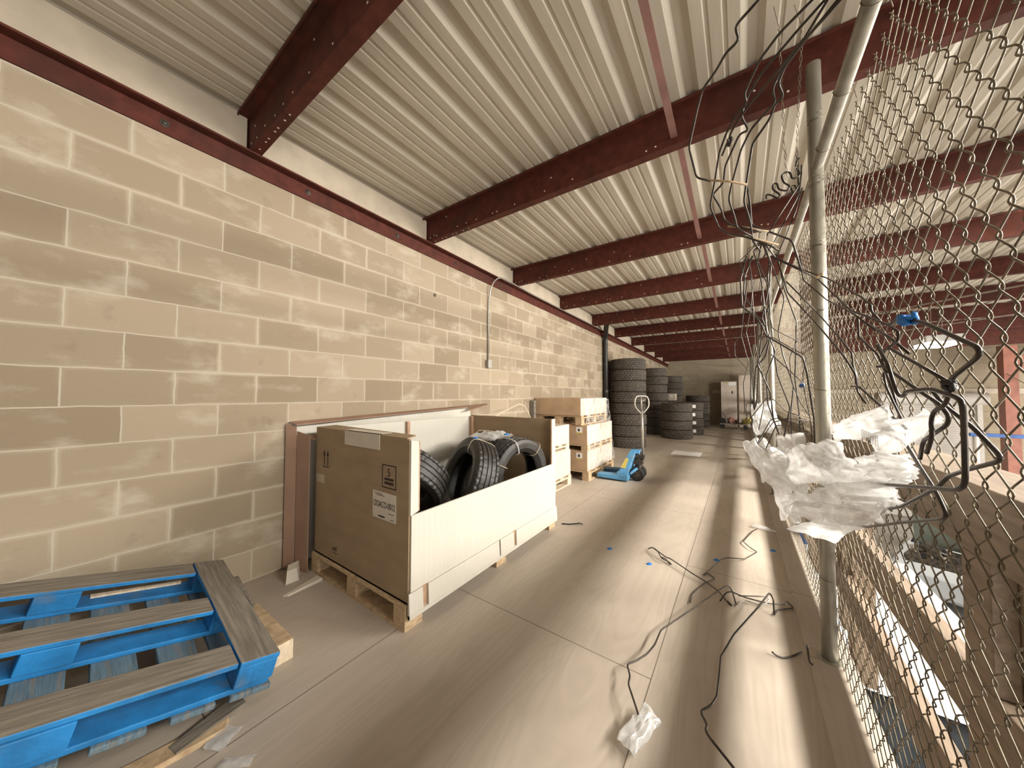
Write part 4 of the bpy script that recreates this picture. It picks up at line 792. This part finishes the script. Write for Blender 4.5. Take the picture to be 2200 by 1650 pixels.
    ('thin loose tube in the far tangle, seventh strand', [[0.1062,2.05,2.0623],[0.2102,3.07,2.2496],[0.2729,3.07,1.9982],[0.2321,3.07,1.76],[0.2565,3.07,1.5886],[0.3115,3.07,1.3656],[0.2924,3.07,1.1686],[0.2916,3.07,0.9216]], 0.0032),
    ('thin loose tube in the far tangle, rightmost strand', [[0.1099,2.05,2.0613],[0.255,3.19,2.3176],[0.2856,3.19,2.0889],[0.3494,3.19,1.8479],[0.3403,3.19,1.596],[0.3321,3.19,1.4205],[0.4028,3.19,1.1531],[0.3756,3.19,0.9741]], 0.0032),
]
FWIRES = [
    ('bent steel tube on the floor reaching from the tangle to the small plastic bag', [[-0.6338,2.8416,0.05],[-0.607,2.8835,0.05],[-0.5571,2.8674,0.03],[-0.5021,2.8142,0.03],[-0.468,2.8087,0.03],[-0.3048,2.669,0.03],[-0.216,2.624,0.02],[-0.136,2.541,0.02],[-0.0753,2.441,0.01],[-0.0634,2.4403,0.01],[-0.0875,2.4586,0.02]], 0.004),
    ('long bent steel tube on the floor leading into the small plastic bag', [[-0.0441,2.4629,0.01],[-0.064,2.5192,0.06],[-0.0795,2.5058,0.09],[-0.091,2.4866,0.1],[-0.1248,2.413,0.1],[-0.2222,2.2022,0.08],[-0.3678,1.908,0.05],[-0.3728,1.7797,0.05],[-0.3877,1.682,0.06],[-0.4228,1.6226,0.05],[-0.4536,1.5795,0.05],[-0.4221,1.5202,0.05],[-0.4201,1.4788,0.05],[-0.3734,1.4031,0.05],[-0.3332,1.3357,0.05]], 0.004),
    ('bent steel tube on the floor running out of the bottom of the view', [[0.1392,2.4801,0.01],[0.1388,2.5066,0.09],[0.1233,2.5492,0.1],[0.064,2.3675,0.09],[-0.0492,2.057,0.07],[-0.0902,1.8968,0.06],[-0.0984,1.8684,0.06],[-0.0989,1.7425,0.06],[-0.1011,1.6141,0.06],[-0.1189,1.5526,0.06],[-0.1511,1.5028,0.06],[-0.1227,1.4568,0.06],[-0.1284,1.4321,0.06],[-0.1147,1.4117,0.06],[-0.0393,1.3445,0.06],[-0.0183,1.3167,0.06]], 0.0045),
    ('zigzag end of steel tube pointing at the raised floor strip', [[-0.1269,2.4309,0.02],[-0.0962,2.4973,0.05],[-0.0725,2.5299,0.05],[-0.0004,2.547,0.03],[0.1158,2.5741,0.02],[0.2004,2.621,0.02],[0.2119,2.6693,0.02],[0.2443,2.6303,0.01],[0.1585,2.5526,0.01],[0.1397,2.4887,0.01]], 0.004),
    ('pale steel tube lying across the middle of the floor tangle', [[-0.048,2.4602,0.01],[-0.0047,2.5299,0.02],[0.0685,2.5264,0.02],[0.1072,2.5486,0.03],[0.1249,2.5964,0.04],[0.102,2.5885,0.05],[-0.0324,2.5438,0.03]], 0.0042),
    ('short hooked steel tube at the left end of the floor tangle', [[-0.6562,2.9142,0.01],[-0.6291,2.931,0.03],[-0.5655,2.8515,0.04],[-0.5221,2.7706,0.03],[-0.4731,2.772,0.02],[-0.4492,2.757,0.01],[-0.4657,2.7592,0.01],[-0.5014,2.8098,0.02],[-0.536,2.8152,0.02]], 0.0038),
    ('thin kinked tube ending in the flat clear sleeve on the floor', [[-0.2783,2.3254,0.01],[-0.2794,2.4303,0.01],[-0.2518,2.5113,0.02],[-0.2169,2.6338,0.01],[-0.1673,2.7216,0.01],[-0.1927,2.7563,0.01],[-0.2184,2.7828,0.01],[-0.2411,2.7271,0.01],[-0.2196,2.7996,0.01],[-0.1438,3.0472,0.02],[-0.1051,3.104,0.02],[0.0045,3.1575,0.02],[0.089,3.3806,0.01],[0.0436,3.4149,0.02],[-0.0035,3.5226,0.02],[0.0692,3.8301,0.02],[0.1074,3.9304,0.02]], 0.0035),
    ('short curved scrap of wire lying beside the dark shadow near the pipe post', [[0.1059,2.1099,0.02],[0.1206,2.1063,0.01],[0.1508,2.1144,0.005],[0.1901,2.1595,0.005],[0.2295,2.2091,0.01]], 0.004),
    ('short bent wire standing at the edge of the raised floor strip', [[0.2408,2.1259,0.1],[0.2456,2.1445,0.06],[0.2494,2.1379,0.015],[0.2604,2.1291,0.015]], 0.004),
]
BAGS = [
    ('clear plastic bag with a printed barcode label hanging on the fence', [[0.33,1.9873,1.1429],[0.3,1.2121,1.2769],[0.27,1.0419,1.2239],[0.3,1.735,1.1194]], 0.03, 1, 0.012),
    ('crumpled white plastic bag wrapped across the front of the pipe post', [[0.1766,2.05,1.0382],[0.331,2.0,1.0906],[0.3,1.3197,1.0665],[0.1812,1.95,0.8948]], 0.05, 2, 0.03),
    ('crumpled plastic bag hanging on the fence under the labelled bag', [[0.31,1.4343,1.1068],[0.3,1.0717,1.1733],[0.27,0.99,1.1408],[0.28,1.2706,1.0615]], 0.03, 3, 0.015),
    ('long folded plastic bag between the post and the bent tubes', [[0.3,1.3491,1.1653],[0.31,1.0325,1.2699],[0.3,0.9456,1.2515],[0.27,1.1175,1.1527]], 0.015, 4, 0.01),
    ('large bright plastic bag bulging left of the pipe post', [[0.1514,2.5,0.9883],[0.254,2.3,0.9627],[0.2615,2.1,0.7973],[0.1203,2.4,0.7852]], 0.05, 5, 0.03),
    ('wide plastic bag sagging under the others beside the pipe post', [[0.2177,2.0,0.8471],[0.3,1.1276,1.0965],[0.28,1.2075,0.9773],[0.1825,2.0,0.7127]], 0.05, 6, 0.035),
    ('flat folded plastic sleeve, lowest of the bags on the pipe post', [[0.1611,1.95,0.6923],[0.2939,2.0,0.7538],[0.3,1.3721,0.9385],[0.3184,1.98,0.6533]], 0.02, 7, 0.012),
    ('plastic bag drooping towards the aisle beside the hairpin tubes', [[0.0047,3.0,0.9441],[0.1341,3.1,0.978],[0.1995,2.6,0.8379],[0.1114,2.7,0.717]], 0.03, 8, 0.02),
    ('torn strip of plastic bag hanging lowest towards the floor strip', [[0.1537,2.6,0.7746],[0.2198,2.35,0.8876],[0.22,2.4,0.6467],[0.1862,2.5,0.5566]], 0.015, 9, 0.012),
    ('small white plastic bag among the tubes at the second fence post', [[0.0725,4.2,1.1926],[0.2629,4.2,1.2432],[0.3136,4.0,0.9391],[0.1009,4.0,0.9017]], 0.04, 10, 0.03),
    ('white plastic bag hanging on the fence beyond the pipe post', [[0.209,3.2,0.9731],[0.3828,3.0,1.0395],[0.398,2.8,0.914],[0.224,2.9,0.8638]], 0.03, 11, 0.02),
    ('milky plastic bag caught between the post and the lower fence', [[0.31,1.8878,0.9865],[0.3,1.3586,1.0715],[0.3,1.1878,1.0439],[0.3,1.7639,0.8838]], 0.04, 12, 0.03),
]
def grounded_tube(lb, pts, r, m, floor=False):
    pts = [(min(p[0], .352), p[1], max(p[2], r + .001)) for p in pts]
    c = Vector(pts[0]); c = Vector((c.x, c.y, 0)) if floor else c
    r = r * (1.3 if max(p[2] for p in pts) > 2.2 else .68 if not floor else 1.0)
    b = MB(); b.tube([Vector(p) for p in smooth_path(pts, .018 if r > .0036 else .014, 4)], r, 8)
    o = b.build('bent_steel_tube', m, smooth=True); return tag(o, lb, 'tube', 'bent steel tubes')
for lb, pts, r in WIRES: grounded_tube(lb, pts, r, M['tube'])
for lb, pts, r in FWIRES: grounded_tube(lb, pts, r, M['tubepale'] if 'pale' in lb else M['tube'], True)
def knot(name, label, c, s, m, seed=0, cat='tape'):
    rnd = random.Random(seed); b = MB(); pts = []
    for k in range(22): pts.append(Vector(c) + Vector((rnd.uniform(-1, 1) * s * .5, rnd.uniform(-1, 1) * s, rnd.uniform(-1, 1) * s * .6)))
    b.tube(smooth_path(pts, s * .5, 3), s * .22, 5); return tag(b.build(name, m, smooth=True), label, cat)
knot('tape_knot', 'bright blue tape knotted round the tube high on the fence', (.285, 1.02, 1.457), .022, M['bluetape'], 1)
knot('tape_knot', 'black tape knot where the bent tubes cross on the fence', (.28, .845, 1.315), .016, M['black'], 2)
knot('tape_knot', 'dark blue tape knot on the thin tubes near the second post', (.325, 2.8, 1.36), .022, M['bluebar'], 3)
knot('wire_knot', 'tangled wire knot in the middle of the upper tube bundle', (-.02, 1.66, 2.39), .022, M['tube'], 4, 'wire')
def wrap(label, a, c, m='pine'):
    A, B_ = Vector(a), Vector(c); b = MB(); b.tube([A, A.lerp(B_, .5) + Vector((0, -.006, .003)), B_], .0048, 8); return tag(b.build('masking_tape_band', M[m], smooth=True), label, 'tape')
wrap('pale tape band holding the upper bundle of tubes side by side', (-.1035, 1.80, 2.326), (.039, 1.81, 2.2575))
wrap('pale tape band round the tubes where they turn towards the fence', (-.04, 1.993, 2.167), (.125, 2.005, 2.096))
wrap('second pale tape band just below, where the tubes bunch together', (-.04, 1.993, 2.127), (.164, 2.03, 2.029))
wrap('pale tape band across the tubes in front of the pipe post', (.285, 1.95, 1.82), (.285, 1.83, 1.80))
BAGMATS = [M['poly'], M['polylight']]
for k, (lb, cs, bulge, seed, amp) in enumerate(BAGS):
    cs = [(min(c[0], .345), c[1], c[2]) for c in cs]
    o = crumple('plastic_bag', BAGMATS[k % 2 if k else 0], cs, bulge, seed, amp, 22, 18); tag(o, lb, 'plastic bag', 'plastic bags on the fence')
    if k == 0:
        c0 = Vector((0.235, 1.0622, 1.2042)); ux = Vector((.0, -1, -.04)); uz = Vector((0, 0, 1))
        b = MB()
        for q in range(22):
            w_ = .0016 if q % 3 else .003; s_ = c0 + ux * (q * .0052 - .057)
            b.add([s_ - uz * .012, s_ + ux * w_ - uz * .012, s_ + ux * w_ + uz * .012, s_ + uz * .012], [(0, 1, 2, 3)])
        b.build('barcode', M['ink'], o)
# floor bag and sleeve
tag(crumple('plastic_bag', M['poly'], [(-.40, 1.25, .03), (-.33, 1.22, .03), (-.27, 1.40, .035), (-.34, 1.43, .04)], .028, 40, .014, 16, 14), 'small clear plastic bag on the floor at the end of a bent tube', 'plastic bag')
tag(crumple('plastic_sleeve', M['polylight'], [(.06, 3.98, .02), (.10, 4.08, .02), (.26, 3.99, .01), (.24, 3.95, .01)], .012, 41, .006, 12, 8), 'flat clear plastic sleeve on the floor at the end of the kinked tube', 'plastic bag')
# ------------------------------------------------------------------ hall beyond the fence
dr = thing('roll_up_door', 'white roll up door with a drum housing in the far hall wall', 'door', (5.2, YB, -2.8))
b = MB(); prof = []
for k in range(52): z = k * .074; prof += [(z, -.03), (z + .045, -.055), (z + .07, -.03)]
vs = []
for x_ in (-1.1, .85):
    for z, d in prof: vs.append((x_, d, z))
n = len(prof); b.add(vs, [(i, i + 1, n + i + 1, n + i) for i in range(n - 1)]); b.build('slat_curtain', M['door'], dr)
for x_ in (-1.2, .85): b = MB(); b.box(x_, x_ + .1, -.1, 0, 0, 4.0); b.build('guide_rail', M['door'], dr)
b = MB(); b.tube([(-1.25, -.2, 3.98), (1.0, -.2, 3.98)], .19, 20); b.build('drum_housing', M['door'], dr, smooth=False)
b = MB(); b.box(-6, 6.8, YB - .03, YB, 1.35, 1.5); b.v = [(x + 5, y, z) for x, y, z in b.v]
struct(b.build('trim_4', M['plaster']), 'pale band across the far hall wall above the door', 'trim')
# steel frame of the hall
root = thing('portal_frame', 'red steel portal frame with column and rafter at the far right', 'steel frame', (6.2, 15.6, -2.8))
b = MB(); b.box(-.12, .12, -.15, .15, 0, 5.5); b.build('column', M['redcol'], root)
b = MB(); b.hexa([(.121, -.14, 4.75), (4.5, -.14, 4.75), (4.5, .14, 4.75), (.121, .14, 4.75)], [(.121, -.14, 5.2), (4.5, -.14, 5.3), (4.5, .14, 5.3), (.121, .14, 5.2)]); b.build('rafter', M['redcol'], root)
root2 = thing('steel_column', 'second red steel column right of the portal frame', 'steel column', (6.95, 15.7, -2.8))
b = MB(); b.box(-.12, .12, -.15, .15, 0, 5.5); b.build('column_body', M['redcol'], root2)
for a, c, lb in (((6.1, 15.4, 1.9), (9.0, 14.8, -1.2), 'diagonal brace rod from the top of the red column'), ((6.3, 15.4, -2.2), (8.5, 15.0, .4), 'diagonal brace rod rising from the foot of the red column'), ((.9, 9.4, 2.72), (7.5, 3.2, 2.80), 'long roof brace rod crossing under the purlins'), ((1.0, 12.9, 2.70), (5.9, 8.0, 2.76), 'second roof brace rod further back under the purlins')):
    b = MB(); b.tube([a, c], .012, 8); tag(b.build('brace_rod', M['tubepale'], smooth=True), lb, 'rod', 'brace rods')
b = MB(); b.box(4.9, 9.5, 13.9, 13.98, .22, .31); o = b.build('blue_crossbar', M['bluebar'], bevel=.01); tag(o, 'long blue bar across the hall in front of the roll up door', 'bar')
b = MB(); b.tube([(5.0, 13.94, .22), (5.0, 13.94, -2.8)], .05, 10); o2 = b.build('support_post', M['door'], o, smooth=True)
b = MB(); b.tube([(9.3, 13.94, .22), (9.3, 13.94, -2.8)], .05, 10); b.build('support_post', M['door'], o, smooth=True)
# vehicles
def car(label, loc, rz, L, W, H, hood_open=False, body='carwhite', van=0):
    root = thing('car', label, 'car', loc, rz)
    st = [(-.5, .32, .62, .80), (-.47, .22, .78, .90), (-.30, .18, .86, .98), (-.28, .18, .87, 1.0), (.18, .18, .92, 1.0), (.30, .18, .95, 1.0), (.47, .2, .9, .94), (.5, .3, .8, .86)]
    vs = []; k = 0
    for s, zb, zt, wf in st:
        w2 = W / 2 * wf; x_ = s * L
        ring = [(-w2 * .96, zb), (-w2, zb + .15), (-w2, zt - .14), (-w2 * .9, zt - .02), (-w2 * .5, zt + .02), (w2 * .5, zt + .02), (w2 * .9, zt - .02), (w2, zt - .14), (w2, zb + .15), (w2 * .96, zb)]
        vs += [(x_, a, c) for a, c in ring]; k = len(ring)
    fs = []
    for i in range(len(st) - 1):
        for j in range(k): fs.append((i * k + j, i * k + (j + 1) % k, (i + 1) * k + (j + 1) % k, (i + 1) * k + j))
    fs += [tuple(range(k))[::-1], tuple(range((len(st) - 1) * k, len(st) * k))]
    b = MB(); b.add(vs, fs); b.build('body', M[body], root, smooth=False, bevel=.02)
    w2 = W / 2 * .86
    b = MB(); b.hexa([(-(.24 + van * .16) * L, -w2, .84), (.36 * L, -w2, .93), (.36 * L, w2, .93), (-(.24 + van * .16) * L, w2, .84)], [(-(.08 + van * .22) * L, -w2 * .84, H), ((.22 + van * .12) * L, -w2 * .84, H), ((.22 + van * .12) * L, w2 * .84, H), (-(.08 + van * .22) * L, w2 * .84, H)]); b.build('cabin', M['glass'], root, bevel=.03)
    b = MB(); b.hexa([(-(.085 + van * .26) * L, -w2 * .87, H - .02 - van * .16), ((.225 + van * .13) * L, -w2 * .87, H - .02 - van * .16), ((.225 + van * .13) * L, w2 * .87, H - .02 - van * .16), (-(.085 + van * .26) * L, w2 * .87, H - .02 - van * .16)], [(-(.07 + van * .22) * L, -w2 * .8, H + .03), ((.21 + van * .11) * L, -w2 * .8, H + .03), ((.21 + van * .11) * L, w2 * .8, H + .03), (-(.07 + van * .22) * L, w2 * .8, H + .03)]); b.build('roof', M[body], root, bevel=.015)
    for sx in (-.32, .32):
        for sy in (-1, 1):
            mm = Matrix.Translation((sx * L, sy * (W / 2 - .1), .32)) @ Matrix.Rotation(PI / 2, 4, 'X')
            b = MB(); b.lathe([(.16, -.1), (.31, -.1), (.32, 0), (.31, .1), (.16, .1)], 24, mm); wl = b.build('wheel', M['black'], root)
            b = MB(); b.lathe([(.01, -.08), (.17, -.08), (.17, .08), (.01, .08)], 16, mm); b.build('wheel_rim', M['metal'], wl)
    if hood_open:
        b = MB(); b.hexa([(-.47 * L, -w2 * .8, .80), (-.28 * L, -w2 * .8, .82), (-.28 * L, w2 * .8, .82), (-.47 * L, w2 * .8, .80)], [(-.47 * L, -w2 * .8, .91), (-.28 * L, -w2 * .8, .93), (-.28 * L, w2 * .8, .93), (-.47 * L, w2 * .8, .91)]); b.build('engine_bay', M['engine'], root)
        rnd = random.Random(3)
        for q in range(26):
            cx, cy = rnd.uniform(-.46, -.29) * L, rnd.uniform(-.7, .7) * w2; s_ = rnd.uniform(.03, .12); b = MB()
            if q % 2: b.tube(smooth_path([(cx, cy, .92), (cx + s_, cy + s_, 1.0 + s_ * .4), (cx + s_ * 2, cy - s_, .95), (cx + s_ * 2.6, cy, .92)], .05), .015, 6)
            else: b.box(cx - s_, cx + s_, cy - s_ * .7, cy + s_ * .7, .92, .95 + s_)
            b.build('engine_part', M[['engine', 'metal', 'black', 'tubepale'][q % 4]], root)
        b = MB(); b.hexa([(-.28 * L, -w2 * .85, .95), (-.27 * L, -w2 * .85, .95), (-.27 * L, w2 * .85, .95), (-.28 * L, w2 * .85, .95)], [(-.35 * L, -w2 * .8, 1.75), (-.34 * L, -w2 * .8, 1.75), (-.34 * L, w2 * .8, 1.75), (-.35 * L, w2 * .8, 1.75)]); b.build('hood', M['green'], root, bevel=.01)
    return root
car('white car with its bonnet propped open, engine showing, in the hall below', (4.2, 11.6, -2.8), math.radians(62), 4.5, 1.85, 1.45, True)
car('white car parked nearest the loft in the hall below', (1.42, 6.1, -2.8), math.radians(90), 4.6, 1.75, 1.5, van=1)
root = thing('cooling_unit', 'grey cabinet with a round fan behind a wire grille in the hall below', 'fan unit', (2.9, 4.4, -2.8), math.radians(12))
b = MB(); b.box(-.45, .45, .0, .5, 0, 1.25); b.build('cabinet', M['shop'], root, bevel=.02)
b = MB(); b.box(-.45, .45, -.06, -.001, 1.2, 1.25); b.box(-.45, -.4, -.06, -.001, 0, 1.2); b.box(.4, .45, -.06, -.001, 0, 1.2); b.box(-.4, .4, -.06, -.001, 0, .1); b.build('front_frame', M['shop'], root)
b = MB(); b.box(-.4, .4, -.004, -.001, .1, 1.2); b.build('dark_recess', M['black'], root)  # flat black sheet paints in the shade inside the cabinet
for k in range(5):
    a = k * 2 * PI / 5; b = MB(); mm = Matrix.Translation((0, -.03, .66)) @ Matrix.Rotation(a, 4, 'Y'); b.hexa([mm @ Vector(q) for q in ((.05, 0, -.03), (.34, -.012, -.09), (.34, .012, .09), (.05, .01, .03))], [mm @ Vector(q) for q in ((.05, -.006, -.03), (.34, -.018, -.09), (.34, .006, .09), (.05, .004, .03))]); b.build('fan_blade', M['metal'], root)
b = MB()
for k in range(33): b.box(-.4 + k * .025, -.3975 + k * .025, -.058, -.056, .1, 1.2)
for k in range(10): b.box(-.4, .4, -.056, -.053, .15 + k * .11, .153 + k * .11)
b.build('wire_grille', M['metal'], root)
b = MB(); b.lathe([(.0001, 0), (.28, 0), (.285, .02), (.285, .28), (.295, .3), (.285, .32), (.285, .58), (.295, .6), (.285, .62), (.285, .86), (.27, .88), (.0001, .88)], 28, None, closed=False); o = b.build('blue_drum', M['bluetape']); o.location = (1.15, 10.4, -2.8); tag(o, 'blue steel drum seen low through the fence in the hall', 'drum')
b = MB(); b.box(-.35, .35, -.25, .25, 0, .5); o = b.build('wooden_crate', M['pine'], bevel=.01); o.location = (1.35, 2.9, -2.8); tag(o, 'small wooden crate on the hall floor below the near fence', 'crate')
# light fittings of the hall hung under the purlins; the strip lights are assumed
for k, y in enumerate((1.5, 4.4)):  # out of view, assumed from the shadow stripes along the floor
    root = thing('strip_light', ['fluorescent strip light under the purlins beside the near fence', 'fluorescent strip light under the purlins beyond the near fence'][k], 'light', (2.85, y, 2.72), group='strip lights of the hall')
    b = MB(); b.box(-.28, .28, -1.2, 1.2, .03, .09); b.build('housing', M['lampwhite'], root, bevel=.006)
    for xx in (-.2, -.07, .07, .2): b = MB(); b.tube([(xx, -1.17, .005), (xx, 1.17, .005)], .019, 10); b.build('lamp_tube', M['tubelight'], root, smooth=True)
    for yy in (-.9, .9): b = MB(); b.box(-.003, .003, yy - .003, yy + .003, .09, .24); b.build('hanger', M['tubepale'], root)
    ar = area('strip_light_lamp', (2.85, y, 2.69), (-.3, y, -.3), 2.3, .52, (240, 400)[k], (1, .95, .87), 130)  # area light added with the assumed fitting, throws the rail shadows

root = thing('louvred_light', 'bright louvred light fitting under the purlins far across the hall', 'light', (2.95, 9.3, 2.2))
b = MB(); b.box(-.22, .22, -.3, .3, .04, .16); b.build('housing', M['lampwhite'], root, bevel=.01)
b = MB(); b.box(-.2, .2, -.28, .28, .02, .035); b.build('diffuser', M['tubelight'], root)
for q in range(7): b = MB(); b.box(-.2, .2, -.27 + q * .09, -.265 + q * .09, -.02, .019); b.build('louvre', M['lampwhite'], root)
for yy in (-.2, .2): b = MB(); b.box(-.004, .004, yy - .004, yy + .004, .16, .857); b.build('hanger', M['tubepale'], root)
area('louvred_light_lamp', (2.95, 9.3, 2.17), (.8, 10.2, 0), .56, .4, 240, (1, .93, .82))

b = MB(); b.lathe([(.0001, 0), (.02, 0), (.018, .004), (.0001, .004)], 12, Matrix.Translation((WX, 2.485, 2.415)) @ Matrix.Rotation(PI / 2, 4, 'Y'), closed=False)  # dark disc added for a rusty hole in the wall
tag(b.build('wall_anchor', M['greasy']), 'small rusty anchor plug set in the block wall left of the conduit', 'anchor')
